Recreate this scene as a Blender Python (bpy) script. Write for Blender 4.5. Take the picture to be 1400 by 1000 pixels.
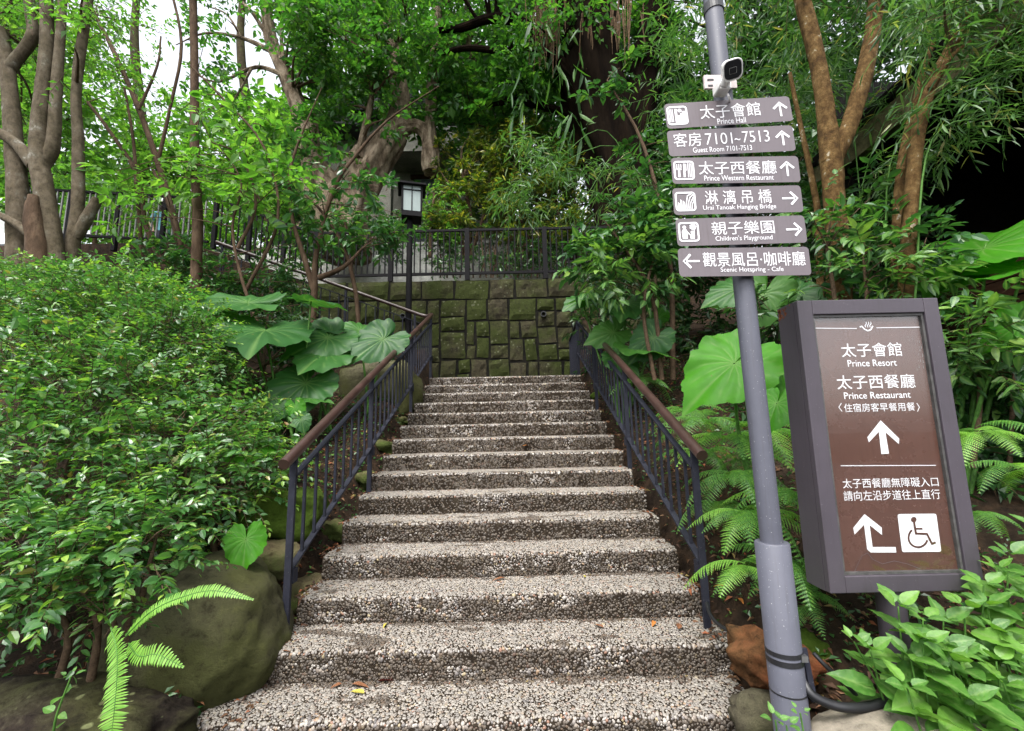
import bpy, bmesh, math, random
import numpy as np
from mathutils import Vector, Matrix, noise

for o in list(bpy.data.objects):
    bpy.data.objects.remove(o)
SC = bpy.context.scene
COL = SC.collection
R = math.radians
RNG = np.random.default_rng(7)
random.seed(7)

# ---------------------------------------------------------------- camera, sky, sun, exposure
EYE = np.array([0.0, 0.0, 1.57]); FPX = 600.0; PITCH = R(8.55); ROLL = R(1.2)
_r0 = np.array([1.0, 0, 0]); _u0 = np.array([0, -math.sin(PITCH), math.cos(PITCH)])
CF = np.array([0, math.cos(PITCH), math.sin(PITCH)])
CR = math.cos(ROLL)*_r0 - math.sin(ROLL)*_u0
CU = math.sin(ROLL)*_r0 + math.cos(ROLL)*_u0
cam_d = bpy.data.cameras.new('camera'); cam = bpy.data.objects.new('camera', cam_d); COL.objects.link(cam)
cam_d.sensor_width = 36; cam_d.lens = FPX/1400*36; cam_d.clip_start = 0.05; cam_d.clip_end = 500
cam.matrix_world = Matrix(((CR[0], CU[0], -CF[0], EYE[0]), (CR[1], CU[1], -CF[1], EYE[1]), (CR[2], CU[2], -CF[2], EYE[2]), (0, 0, 0, 1)))
SC.camera = cam

SUN_EL, SUN_AZ = R(62), R(200)          # azimuth: clockwise from +Y (north); high, from behind the camera
w = bpy.data.worlds.new('World'); SC.world = w; w.use_nodes = True
nt = w.node_tree; nt.nodes.clear()
sky = nt.nodes.new('ShaderNodeTexSky'); sky.sky_type = 'NISHITA'; sky.sun_disc = False
sky.sun_elevation = SUN_EL; sky.sun_rotation = SUN_AZ; sky.dust_density = 4.0; sky.air_density = 1.0; sky.altitude = 200
hs = nt.nodes.new('ShaderNodeHueSaturation'); hs.inputs['Saturation'].default_value = 0.22; hs.inputs['Value'].default_value = 1.0
bg = nt.nodes.new('ShaderNodeBackground'); bg.inputs['Strength'].default_value = 0.15
wo = nt.nodes.new('ShaderNodeOutputWorld')
nt.links.new(sky.outputs[0], hs.inputs['Color']); nt.links.new(hs.outputs[0], bg.inputs[0]); nt.links.new(bg.outputs[0], wo.inputs[0])
sun_d = bpy.data.lights.new('sun', 'SUN'); sun_d.energy = 1.1; sun_d.angle = R(25); sun_d.color = (1, .97, .92)
sun = bpy.data.objects.new('sun', sun_d); COL.objects.link(sun)
sd = Vector((math.sin(SUN_AZ)*math.cos(SUN_EL), math.cos(SUN_AZ)*math.cos(SUN_EL), math.sin(SUN_EL)))
sun.rotation_euler = sd.to_track_quat('Z', 'Y').to_euler(); sun.location = (0, -5, 20)
SC.view_settings.view_transform = 'Standard'; SC.view_settings.look = 'None'
SC.view_settings.exposure = 1.8; SC.view_settings.gamma = 1.0
SC.view_settings.use_curve_mapping = False
SC.cycles.max_bounces = 8; SC.cycles.transparent_max_bounces = 8
SC.cycles.caustics_reflective = False; SC.cycles.caustics_refractive = False

# ---------------------------------------------------------------- helpers: points, objects
def P(px, py, Y):
    """point at forward distance Y seen at photo pixel (px, py)"""
    d = CF + CR*((px-700)/FPX) + CU*((500-py)/FPX)
    return EYE + d*(Y/d[1])
def pxm(p):
    """pixels per metre at a point"""
    return FPX/float(np.dot(np.asarray(p)-EYE, CF))

def tag(o, label=None, cat=None, group=None, kind=None):
    if label: o['label'] = label
    if cat: o['category'] = cat
    if group: o['group'] = group
    if kind: o['kind'] = kind
    return o
def empty(name, loc, label=None, cat=None, group=None):
    o = bpy.data.objects.new(name, None); COL.objects.link(o); o.empty_display_size = .1
    o.location = [float(v) for v in loc]
    return tag(o, label, cat, group)
def link(name, me, parent=None, loc=None):
    o = bpy.data.objects.new(name, me); COL.objects.link(o)
    if parent is not None: o.parent = parent
    if loc is not None: o.location = [float(v) for v in loc]
    return o
def root_loc(o):
    while o.parent is not None: o = o.parent
    return np.array(o.location)

class MB:
    """collects faces as numpy blocks and writes them as one mesh"""
    def __init__(s): s.V = []; s.n = 0; s.F = {}; s.col = []
    def add(s, V, F, mat=0):
        V = np.asarray(V, float).reshape(-1, 3)
        for f in (F if isinstance(F, list) else [F]):
            f = np.asarray(f, int)
            if f.size: s.F.setdefault((f.shape[1], mat), []).append(f + s.n)
        s.V.append(V); s.n += len(V)
    def mesh(s, name, mats, off=None, smooth=False):
        V = np.concatenate(s.V) if s.V else np.zeros((0, 3))
        if off is not None: V = V - np.asarray(off)
        loops = []; starts = []; mi = []; c = 0
        for (k, m), fs in s.F.items():
            f = np.concatenate(fs); loops.append(f.ravel()); starts.append(c + np.arange(len(f))*k); c += f.size
            mi.append(np.full(len(f), m))
        me = bpy.data.meshes.new(name)
        me.vertices.add(len(V)); me.vertices.foreach_set('co', V.astype(np.float32).ravel())
        loops = np.concatenate(loops).astype(np.int32); starts = np.concatenate(starts).astype(np.int32); mi = np.concatenate(mi).astype(np.int32)
        me.loops.add(len(loops)); me.loops.foreach_set('vertex_index', loops)
        me.polygons.add(len(starts)); me.polygons.foreach_set('loop_start', starts)
        me.polygons.foreach_set('material_index', mi)
        me.polygons.foreach_set('use_smooth', np.full(len(starts), smooth))
        for m in (mats if isinstance(mats, (list, tuple)) else [mats]): me.materials.append(m)
        me.update(calc_edges=True)
        return me
    def build(s, name, mats, parent=None, smooth=False):
        """vertices are in world space; the object hangs under parent's thing"""
        off = root_loc(parent) if parent is not None else None
        return link(name, s.mesh(name, mats, off, smooth), parent)
    # shapes
    def box(s, a, b, mat=0):
        a = np.asarray(a, float); b = np.asarray(b, float)
        V = np.array([[(a, b)[i][0], (a, b)[j][1], (a, b)[k][2]] for i in (0, 1) for j in (0, 1) for k in (0, 1)])
        s.add(V, np.array([[0, 1, 3, 2], [4, 6, 7, 5], [0, 4, 5, 1], [2, 3, 7, 6], [0, 2, 6, 4], [1, 5, 7, 3]]), mat); return s
    def bar(s, p, q, w, h, up=(0, 0, 1), mat=0):
        """rectangular bar from p to q, w across and h along up"""
        p = np.asarray(p, float); q = np.asarray(q, float); d = q-p; d /= np.linalg.norm(d)
        x = np.cross(d, up); x /= np.linalg.norm(x); y = np.cross(x, d)
        V = [e + x*i*w/2 + y*j*h/2 for e in (p, q) for i, j in ((-1, -1), (1, -1), (1, 1), (-1, 1))]
        s.add(V, np.array([[0, 3, 2, 1], [4, 5, 6, 7], [0, 1, 5, 4], [1, 2, 6, 5], [2, 3, 7, 6], [3, 0, 4, 7]]), mat); return s
    def tube(s, pts, rad, n=8, mat=0, cap=True, wob=0.0, seed=0, ridge=0.0):
        pts = np.asarray(pts, float); m = len(pts); rad = np.broadcast_to(np.asarray(rad, float), (m,)).copy()
        T = np.gradient(pts, axis=0); T /= np.linalg.norm(T, axis=1)[:, None]+1e-9
        ref = np.array([0.0, 0, 1]) if abs(T[0][2]) < .9 else np.array([1.0, 0, 0])
        X = np.cross(T[0], ref); X /= np.linalg.norm(X); V = []
        rg = np.random.default_rng(seed+m)
        ang = np.arange(n)*2*math.pi/n
        for i in range(m):
            X = X - T[i]*np.dot(X, T[i]); X /= np.linalg.norm(X); Y = np.cross(T[i], X)
            rr = rad[i]*(1+wob*rg.uniform(-1, 1, n))
            if ridge:
                ph_ = ang+i*.05; rr = rr*(1+ridge*(.5*np.abs(np.sin(ph_*2.5+seed+.25*math.sin(i*.7)))+.32*np.sin(ph_*6+i*.21+seed)+.22*np.sin(ph_*11-i*.5)+.16*np.sin(ph_*3+i*.9)))
            V.append(pts[i] + (np.cos(ang)*rr)[:, None]*X + (np.sin(ang)*rr)[:, None]*Y)
        V = np.concatenate(V); k = np.arange(n); k2 = (k+1) % n; F = []
        for i in range(m-1): F.append(np.stack([i*n+k, i*n+k2, (i+1)*n+k2, (i+1)*n+k], 1))
        fl = [np.concatenate(F)]
        if cap:                                  # end caps get their own vertices so that the sides shade evenly
            fl += [(m*n+np.arange(n))[::-1][None], ((m+1)*n+np.arange(n))[None]]; V = np.concatenate([V, V[:n], V[(m-1)*n:m*n]])
        s.add(V, fl, mat); return s
    def prism(s, poly, O, U, W, N, depth, mat=0):
        """polygon (2D, counter-clockwise) in plane O,U,W pushed out by depth along N"""
        poly = np.asarray(poly, float); n = len(poly)
        A = O + poly[:, :1]*U + poly[:, 1:]*W; B = A + N*depth; k = np.arange(n); k2 = (k+1) % n
        s.add(np.concatenate([A, B]), [k[::-1][None], (k+n)[None], np.stack([k, k2, k2+n, k+n], 1)], mat); return s
    def lathe(s, prof, c, n=16, mat=0):
        """prof: (r, z) list; around the vertical through c"""
        pr = np.asarray(prof, float); m = len(pr); a = np.arange(n)*2*math.pi/n
        V = np.concatenate([np.stack([c[0]+r*np.cos(a), c[1]+r*np.sin(a), np.full(n, c[2]+z)], 1) for r, z in pr])
        k = np.arange(n); k2 = (k+1) % n
        s.add(V, [np.concatenate([np.stack([i*n+k, i*n+k2, (i+1)*n+k2, (i+1)*n+k], 1) for i in range(m-1)])], mat); return s

def smooth_path(pts, rad, sub=5):
    """Catmull-Rom through the points, radii interpolated"""
    p = np.asarray(pts, float); r = np.asarray(rad, float); n = len(p)
    q = np.vstack([2*p[0]-p[1], p, 2*p[-1]-p[-2]]); out = []; ro = []
    for i in range(n-1):
        a, b, c, d = q[i], q[i+1], q[i+2], q[i+3]
        for t in np.arange(sub)/sub:
            out.append(.5*((2*b)+(c-a)*t+(2*a-5*b+4*c-d)*t*t+(3*b-a-3*c+d)*t**3)); ro.append(r[i]*(1-t)+r[i+1]*t)
    out.append(p[-1]); ro.append(r[-1])
    return np.array(out), np.array(ro)

def nrm(a): return a/(np.linalg.norm(a, axis=-1, keepdims=True)+1e-9)

# ---------------------------------------------------------------- materials
def newmat(name):
    m = bpy.data.materials.new(name); m.use_nodes = True; t = m.node_tree
    return m, t, t.nodes['Principled BSDF'], (lambda k: t.nodes.new(k)), (lambda a, b: t.links.new(a, b))
def ramp(t, stops):
    r = t.nodes.new('ShaderNodeValToRGB'); e = r.color_ramp.elements
    while len(e) < len(stops): e.new(.5)
    for el, (p, c) in zip(e, stops): el.position = p; el.color = (*c, 1)
    return r
def obj_coord(t): return t.nodes.new('ShaderNodeTexCoord').outputs['Object']
def noise_node(t, scale, detail=5, rough=.6, vec=None):
    n = t.nodes.new('ShaderNodeTexNoise'); n.inputs['Scale'].default_value = scale; n.inputs['Detail'].default_value = detail
    n.inputs['Roughness'].default_value = rough
    t.links.new(vec if vec is not None else obj_coord(t), n.inputs['Vector']); return n
def bump(t, b, h, strength, dist):
    n = t.nodes.new('ShaderNodeBump'); n.inputs['Strength'].default_value = strength; n.inputs['Distance'].default_value = dist
    t.links.new(h, n.inputs['Height']); t.links.new(n.outputs[0], b.inputs['Normal']); return n
def rough_mat(name, stops, scale=6, rough=.8, bstr=.5, bdist=.01, bscale=None, spec=.12, stretch=None):
    m, t, b, N, L = newmat(name)
    vec = obj_coord(t)
    if stretch:
        mp = N('ShaderNodeMapping'); mp.inputs['Scale'].default_value = stretch; L(vec, mp.inputs[0]); vec = mp.outputs[0]
    n = noise_node(t, scale, 6, .65, vec); r = ramp(t, stops); L(n.outputs['Fac'], r.inputs[0])
    b.inputs['Roughness'].default_value = rough; b.inputs['Specular IOR Level'].default_value = spec
    n2 = noise_node(t, bscale or scale*4, 8, .8, vec); rf = ramp(t, [(.34, (.45, .43, .40)), (.52, (1, 1, 1)), (.66, (1.3, 1.28, 1.24))]); L(n2.outputs['Fac'], rf.inputs[0])
    mf = N('ShaderNodeMix'); mf.data_type = 'RGBA'; mf.blend_type = 'MULTIPLY'; mf.inputs['Factor'].default_value = .8; L(r.outputs[0], mf.inputs['A']); L(rf.outputs[0], mf.inputs['B']); L(mf.outputs['Result'], b.inputs['Base Color']); bump(t, b, n2.outputs['Fac'], bstr, bdist)
    return m
def paint_mat(name, c, rough=.4, metal=0.0, var=.15, scale=9, spec=.5, speck=None):
    m, t, b, N, L = newmat(name)
    n = noise_node(t, scale, 6, .7)
    r = ramp(t, [(.3, [v*(1-var) for v in c]), (.7, [v*(1+var) for v in c])]); L(n.outputs['Fac'], r.inputs[0]); out = r.outputs[0]
    if speck:
        n3 = noise_node(t, 130, 2, .5); r3 = ramp(t, [(.70, (0, 0, 0)), (.74, (1, 1, 1))]); L(n3.outputs['Fac'], r3.inputs[0])
        mx = N('ShaderNodeMix'); mx.data_type = 'RGBA'; L(r3.outputs[0], mx.inputs['Factor']); L(out, mx.inputs['A']); mx.inputs['B'].default_value = (*speck, 1); out = mx.outputs['Result']
    mp = N('ShaderNodeMapping'); mp.inputs['Scale'].default_value = (42, 42, 2.2); L(obj_coord(t), mp.inputs[0]); ns = noise_node(t, 1.6, 6, .7, mp.outputs[0]); rs_ = ramp(t, [(.30, (.80, .78, .74)), (.48, (1, 1, 1)), (.62, (1.0, 1.0, 1.0)), (.74, (1.14, 1.12, 1.08))]); L(ns.outputs['Fac'], rs_.inputs[0])
    ms_ = N('ShaderNodeMix'); ms_.data_type = 'RGBA'; ms_.blend_type = 'MULTIPLY'; ms_.inputs['Factor'].default_value = .8; L(out, ms_.inputs['A']); L(rs_.outputs[0], ms_.inputs['B']); out = ms_.outputs['Result']
    L(out, b.inputs['Base Color'])
    rr = N('ShaderNodeMapRange'); rr.inputs['To Min'].default_value = max(.05, rough-.12); rr.inputs['To Max'].default_value = rough+.15
    L(n.outputs['Fac'], rr.inputs[0]); L(rr.outputs[0], b.inputs['Roughness'])
    b.inputs['Metallic'].default_value = metal; b.inputs['Specular IOR Level'].default_value = spec
    n2 = noise_node(t, 60, 3); bump(t, b, n2.outputs['Fac'], .12, .002)
    return m
def leaf_mat(name, stops, trans=.35, rough=.4, spec=.5, tcol=1.6, vein=False):
    """colour varies from leaf to leaf; light shines through"""
    m, t, b, N, L = newmat(name)
    g = N('ShaderNodeNewGeometry'); r = ramp(t, stops)
    if vein:
        at = N('ShaderNodeAttribute'); at.attribute_name = 'vein'
        oi = N('ShaderNodeObjectInfo'); L(oi.outputs['Random'], r.inputs[0])
        mx = N('ShaderNodeMix'); mx.data_type = 'RGBA'; L(at.outputs['Fac'], mx.inputs['Factor']); L(r.outputs[0], mx.inputs['A'])
        mx.inputs['B'].default_value = (.16, .27, .08, 1); col = mx.outputs['Result']
        n = noise_node(t, 9, 4); bump(t, b, n.outputs['Fac'], .3, .01)
        ns = noise_node(t, 5.5, 4, .6); rs_ = ramp(t, [(.71, (0, 0, 0)), (.735, (1, 1, 1))]); L(ns.outputs['Fac'], rs_.inputs[0]); m2 = N('ShaderNodeMix'); m2.data_type = 'RGBA'; L(rs_.outputs[0], m2.inputs['Factor']); L(col, m2.inputs['A']); m2.inputs['B'].default_value = (.13, .09, .03, 1); col = m2.outputs['Result']
        nv = noise_node(t, 3, 5, .6); rv = ramp(t, [(.3, (.72, .76, .7)), (.7, (1.2, 1.15, 1.1))]); L(nv.outputs['Fac'], rv.inputs[0]); m3 = N('ShaderNodeMix'); m3.data_type = 'RGBA'; m3.blend_type = 'MULTIPLY'; m3.inputs['Factor'].default_value = 1; L(col, m3.inputs['A']); L(rv.outputs[0], m3.inputs['B']); col = m3.outputs['Result']
    else:
        L(g.outputs['Random Per Island'], r.inputs[0]); col = r.outputs[0]
    L(col, b.inputs['Base Color']); b.inputs['Roughness'].default_value = rough; b.inputs['Specular IOR Level'].default_value = spec
    tr = N('ShaderNodeBsdfTranslucent'); tint = N('ShaderNodeMix'); tint.data_type = 'RGBA'; tint.blend_type = 'MULTIPLY'; tint.inputs['Factor'].default_value = 1
    L(col, tint.inputs['A']); tint.inputs['B'].default_value = (tcol*1.05, tcol*1.15, tcol*.5, 1); L(tint.outputs['Result'], tr.inputs['Color'])
    ms = N('ShaderNodeMixShader'); ms.inputs[0].default_value = trans
    L(b.outputs[0], ms.inputs[1]); L(tr.outputs[0], ms.inputs[2]); L(ms.outputs[0], t.nodes['Material Output'].inputs[0])
    return m

M = {}
# leaves (albedo of the leaf itself)
M['leaf_shrub'] = leaf_mat('shrub leaf', [(0, (.035, .105, .028)), (.5, (.06, .165, .042)), (.84, (.10, .22, .05)), (.97, (.16, .29, .055)), (1, (.22, .13, .05))], .35, .32, .75)
M['leaf_tip'] = leaf_mat('young shrub leaf', [(0, (.09, .2, .03)), (.6, (.16, .3, .04)), (1, (.26, .38, .06))], .35, .35)
M['leaf_mid'] = leaf_mat('glossy leaf', [(0, (.02, .07, .02)), (.6, (.035, .11, .03)), (.9, (.06, .16, .035)), (1, (.14, .26, .05))], .3, .33)
M['leaf_light'] = leaf_mat('light leaf', [(0, (.05, .14, .025)), (.6, (.08, .20, .03)), (1, (.16, .30, .05))], .5, .45)
M['leaf_canopy'] = leaf_mat('canopy leaf', [(0, (.025, .085, .018)), (.6, (.04, .13, .022)), (1, (.09, .20, .03))], .5, .45)
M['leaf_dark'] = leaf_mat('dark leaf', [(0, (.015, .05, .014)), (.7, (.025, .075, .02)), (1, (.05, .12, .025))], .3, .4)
M['leaf_bamboo'] = leaf_mat('bamboo leaf', [(0, (.03, .085, .025)), (.6, (.06, .14, .04)), (.93, (.11, .19, .06)), (1, (.30, .26, .09))], .4, .42)
M['leaf_yellow'] = leaf_mat('yellow green leaf', [(0, (.03, .07, .012)), (.5, (.07, .12, .016)), (.85, (.18, .21, .025)), (1, (.36, .32, .04))], .35, .33)
M['leaf_broad'] = leaf_mat('soft broad leaf', [(0, (.045, .14, .02)), (.6, (.07, .19, .026)), (1, (.13, .28, .04))], .3, .42, vein=True)
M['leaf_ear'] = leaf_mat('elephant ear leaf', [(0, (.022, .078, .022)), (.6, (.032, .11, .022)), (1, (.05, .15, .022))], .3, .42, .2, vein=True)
M['leaf_ear_bright'] = leaf_mat('bright elephant ear leaf', [(0, (.035, .17, .006)), (1, (.05, .205, .008))], .38, .5, .2, vein=True)  # a brighter green than the other ear leaves, chosen leaf by leaf
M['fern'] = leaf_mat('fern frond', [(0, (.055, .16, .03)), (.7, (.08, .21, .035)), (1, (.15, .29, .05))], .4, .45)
M['fern_bright'] = leaf_mat('bright fern frond', [(0, (.13, .31, .04)), (1, (.22, .42, .07))], .4, .45)  # a brighter green for some of the fronds
M['stalk'] = rough_mat('green stalk', [(.3, (.04, .11, .02)), (.7, (.09, .2, .04))], 5, .45, .2)
M['twig'] = rough_mat('twig bark', [(.3, (.05, .032, .02)), (.7, (.12, .08, .05))], 20, .8)
M['bark_pale'] = rough_mat('pale grey bark', [(.25, (.035, .032, .016)), (.42, (.08, .064, .04)), (.55, (.115, .093, .064)), (.63, (.13, .115, .083)), (.67, (.23, .215, .18)), (.8, (.26, .24, .21))], 5, .85, .9, .03, 16, stretch=(1, 1, .7))
M['bark_brown'] = rough_mat('brown bark', [(.3, (.03, .020, .012)), (.5, (.07, .044, .027)), (.7, (.12, .082, .053))], 6, .85, .7, .02, 18, stretch=(1, 1, .35))
M['bark_tan'] = rough_mat('tan lichened bark', [(.25, (.035, .022, .010)), (.45, (.11, .062, .022)), (.58, (.18, .11, .042)), (.64, (.21, .14, .06)), (.67, (.38, .33, .24)), (.8, (.45, .41, .34))], 11, .85, 1.0, .035, 34, stretch=(1, 1, .8))
M['bark_dark'] = rough_mat('backlit dark bark', [(.3, (.004, .003, .0025)), (.6, (.011, .0075, .005)), (.8, (.024, .014, .009))], 4, .95, .9, .04, 9, spec=.02, stretch=(1, 1, .2))  # the trunk's backlit darkness is put into this near-black colour
M['bark_old'] = rough_mat('gnarled old bark', [(.3, (.05, .036, .024)), (.45, (.18, .135, .092)), (.58, (.34, .27, .195)), (.75, (.46, .39, .30))], 3.2, .9, 1.0, .12, 6, stretch=(1.5, 1.5, .6))
M['bark_moss'] = rough_mat('mossy bark', [(.3, (.02, .016, .01)), (.5, (.05, .04, .02)), (.7, (.06, .075, .02))], 4, .9, .8, .03, 10)
M['root_fibre'] = rough_mat('dry root fibres', [(.3, (.06, .036, .02)), (.7, (.2, .135, .08))], 8, .9)
# mineral
M['grout'] = rough_mat('dark pebble mortar', [(.35, (.018, .013, .009)), (.55, (.036, .027, .019)), (.75, (.065, .053, .037))], 11, .95, 1.0, .012, 70, spec=.1)
def pebble_mat(name, stops, rough=.5):
    m, t, b, N, L = newmat(name)
    g = N('ShaderNodeNewGeometry'); r = ramp(t, stops); r.color_ramp.interpolation = 'CONSTANT'; L(g.outputs['Random Per Island'], r.inputs[0])
    n = noise_node(t, 220, 3); mx = N('ShaderNodeMix'); mx.data_type = 'RGBA'; mx.blend_type = 'MULTIPLY'; mx.inputs['Factor'].default_value = .5
    L(r.outputs[0], mx.inputs['A']); L(n.outputs['Fac'], mx.inputs['B']); L(mx.outputs['Result'], b.inputs['Base Color'])
    b.inputs['Roughness'].default_value = rough; b.inputs['Specular IOR Level'].default_value = .45
    return m
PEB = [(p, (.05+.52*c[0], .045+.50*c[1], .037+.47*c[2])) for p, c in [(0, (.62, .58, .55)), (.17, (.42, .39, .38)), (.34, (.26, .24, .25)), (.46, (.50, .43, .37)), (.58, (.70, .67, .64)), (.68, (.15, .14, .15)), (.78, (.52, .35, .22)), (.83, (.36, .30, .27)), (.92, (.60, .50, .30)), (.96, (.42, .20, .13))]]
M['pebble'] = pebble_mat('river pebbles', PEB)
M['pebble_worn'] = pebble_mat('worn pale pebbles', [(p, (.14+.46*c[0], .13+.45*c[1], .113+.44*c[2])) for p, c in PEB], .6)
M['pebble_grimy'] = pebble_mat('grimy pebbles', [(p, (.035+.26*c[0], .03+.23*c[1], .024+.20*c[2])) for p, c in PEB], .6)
def stone_mat(name, lo, mid, hi, moss, mossamt, scale=5, lichen=None):
    m, t, b, N, L = newmat(name)
    n = noise_node(t, scale, 8, .7); r = ramp(t, [(.25, lo), (.5, mid), (.75, hi)]); L(n.outputs['Fac'], r.inputs[0])
    oi = N('ShaderNodeObjectInfo')
    n2 = noise_node(t, scale*.5, 5, .65); ad = N('ShaderNodeMath'); ad.operation = 'ADD'; L(n2.outputs['Fac'], ad.inputs[0])
    mm = N('ShaderNodeMath'); mm.operation = 'MULTIPLY'; mm.inputs[1].default_value = .25; L(oi.outputs['Random'], mm.inputs[0]); L(mm.outputs[0], ad.inputs[1])
    r2 = ramp(t, [(1-mossamt-.12, (0, 0, 0)), (1-mossamt+.12, (1, 1, 1))]); L(ad.outputs[0], r2.inputs[0])
    mx = N('ShaderNodeMix'); mx.data_type = 'RGBA'; L(r2.outputs[0], mx.inputs['Factor']); L(r.outputs[0], mx.inputs['A']); mx.inputs['B'].default_value = (*moss, 1)
    out = mx.outputs['Result']
    if lichen:
        v = N('ShaderNodeTexVoronoi'); v.inputs['Scale'].default_value = lichen[1]; L(obj_coord(t), v.inputs['Vector'])
        n3 = noise_node(t, 7, 4); av = N('ShaderNodeMath'); av.operation = 'MULTIPLY_ADD'; av.inputs[1].default_value = .5; L(n3.outputs['Fac'], av.inputs[0]); L(v.outputs['Distance'], av.inputs[2])
        r3 = ramp(t, [(.36, (.75, .75, .75)), (.46, (0, 0, 0))]); n5 = noise_node(t, 2.3, 3); a5 = N('ShaderNodeMath'); a5.operation = 'MULTIPLY_ADD'; a5.inputs[1].default_value = -.9; L(n5.outputs['Fac'], a5.inputs[0]); L(av.outputs[0], a5.inputs[2]); a6 = N('ShaderNodeMath'); a6.operation = 'ADD'; a6.inputs[1].default_value = .48; L(a5.outputs[0], a6.inputs[0]); L(a6.outputs[0], r3.inputs[0])
        m2 = N('ShaderNodeMix'); m2.data_type = 'RGBA'; L(r3.outputs[0], m2.inputs['Factor']); L(out, m2.inputs['A']); m2.inputs['B'].default_value = (*lichen[0], 1); out = m2.outputs['Result']
    n4 = noise_node(t, scale*4, 10, .82); rf = ramp(t, [(.33, (.30, .28, .25)), (.47, (.9, .9, .9)), (.58, (1.05, 1.05, 1.05)), (.70, (1.6, 1.55, 1.5))]); L(n4.outputs['Fac'], rf.inputs[0])
    mf = N('ShaderNodeMix'); mf.data_type = 'RGBA'; mf.blend_type = 'MULTIPLY'; mf.inputs['Factor'].default_value = .9; L(out, mf.inputs['A']); L(rf.outputs[0], mf.inputs['B']); out = mf.outputs['Result']
    L(out, b.inputs['Base Color']); b.inputs['Roughness'].default_value = .88; b.inputs['Specular IOR Level'].default_value = .12
    bump(t, b, n4.outputs['Fac'], .9, .03)
    return m
M['wall_stone'] = stone_mat('mossy wall stone', (.012, .010, .007), (.042, .036, .021), (.09, .08, .048), (.030, .038, .009), .42, 4, ((.11, .115, .07), 11))
M['mortar'] = rough_mat('dark wall mortar', [(.3, (.004, .004, .003)), (.7, (.012, .011, .008))], 6, .95)
M['boulder'] = stone_mat('mossy boulder', (.018, .014, .009), (.10, .088, .06), (.25, .225, .18), (.06, .062, .022), .42, 3.6)
M['boulder_lichen'] = stone_mat('lichened boulder', (.010, .008, .006), (.035, .026, .02), (.12, .10, .085), (.06, .065, .018), .40, 4.5, ((.26, .28, .13), 12))
M['rock_pale'] = stone_mat('pale smooth rock', (.2, .18, .14), (.32, .28, .22), (.42, .38, .31), (.2, .2, .1), .28, 3)
M['rock_rust'] = stone_mat('rust stained rock', (.03, .022, .012), (.13, .075, .03), (.22, .14, .07), (.15, .05, .02), .42, 5)
M['rock_moss'] = stone_mat('green mossy rock', (.03, .03, .015), (.07, .065, .04), (.14, .13, .08), (.06, .10, .012), .62, 4)
M['rock_tan'] = stone_mat('tan edging stone', (.08, .06, .035), (.2, .15, .09), (.3, .24, .16), (.06, .08, .02), .35, 5)
M['soil'] = rough_mat('dark humus soil', [(.3, (.012, .008, .006)), (.5, (.03, .02, .013)), (.7, (.06, .035, .02))], 8, .95, .8, .03, 30)
M['asphalt'] = rough_mat('asphalt', [(.3, (.04, .04, .042)), (.7, (.07, .07, .068))], 40, .9, .4, .004, 200)
M['litter'] = pebble_mat('dry leaf litter', [(0, (.16, .075, .035)), (.25, (.09, .045, .025)), (.5, (.22, .12, .06)), (.7, (.30, .10, .04)), (.85, (.06, .03, .02)), (.95, (.36, .27, .09))], .8)
M['concrete'] = rough_mat('stained concrete', [(.25, (.10, .10, .085)), (.5, (.2, .195, .17)), (.75, (.28, .27, .24))], 1.2, .9, .3, .01, 25)
M['concrete_pale'] = rough_mat('pale render', [(.3, (.35, .35, .32)), (.7, (.5, .5, .47))], 1.5, .9, .2)
M['tile_white'] = paint_mat('glazed wall tile', (.5, .51, .5), .35)
# metal, paint
M['rail_iron'] = paint_mat('blue grey iron paint', (.020, .021, .030), .6, .0, .3, 14, .12, speck=(.12, .11, .10))
M['handrail'] = paint_mat('brown handrail', (.040, .020, .017), .30, .0, .4, 5, .6)
M['fence_iron'] = paint_mat('dark fence paint', (.009, .0085, .0095), .65, .0, .25, 6, .08)
M['pole_paint'] = paint_mat('grey blue pole paint', (.076, .078, .100), .5, .0, .1, 6, speck=(.3, .3, .3))
M['plate_paint'] = paint_mat('mauve grey sign plate', (.115, .095, .104), .45, .0, .08, 4)
M['plate_edge'] = paint_mat('sign plate edge', (.09, .075, .085), .45)
M['letter'] = paint_mat('white vinyl letter', (.72, .71, .73), .5, .0, .03)
M['cabinet'] = paint_mat('purple brown cabinet paint', (.050, .041, .052), .5, .0, .12, 3, speck=(.09, .08, .09))
M['cabinet_side'] = M['cabinet']
M['rust'] = rough_mat('bare rust', [(.3, (.10, .03, .015)), (.7, (.3, .12, .06))], 20, .9)
M['gasket'] = paint_mat('dark worn gasket', (.06, .058, .056), .5, .0, .5, 30)
M['seal'] = paint_mat('worn grey and bar sheen', (.16, .16, .15), .5, .0, .4, 30)
M['panel'] = paint_mat('brown sign film', (.078, .035, .025), .25, .0, .12, 2.5)
M['black'] = paint_mat('black plastic', (.012, .012, .014), .4)
M['black_gloss'] = paint_mat('black camera glass', (.006, .006, .008), .08)
M['white_plastic'] = paint_mat('white plastic', (.72, .70, .68), .4, .0, .04)
M['bracket'] = paint_mat('stained white bracket', (.42, .36, .35), .5, .0, .35, 18)
M['steel'] = paint_mat('galvanised steel', (.5, .5, .5), .35, 1.0)
M['timber'] = rough_mat('dark brown timber', [(.3, (.024, .011, .006)), (.7, (.055, .026, .014))], 3, .7, .4, .008, 12, stretch=(3, .4, 6))
M['timber_black'] = rough_mat('shade black timber', [(.3, (.005, .004, .004)), (.7, (.011, .009, .008))], 3, .8, .3)  # the dark interior's shade is put into this timber colour
M['timber_moss'] = rough_mat('weathered mossy timber', [(.3, (.05, .045, .022)), (.7, (.12, .11, .055))], 3, .85, .4)
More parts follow.
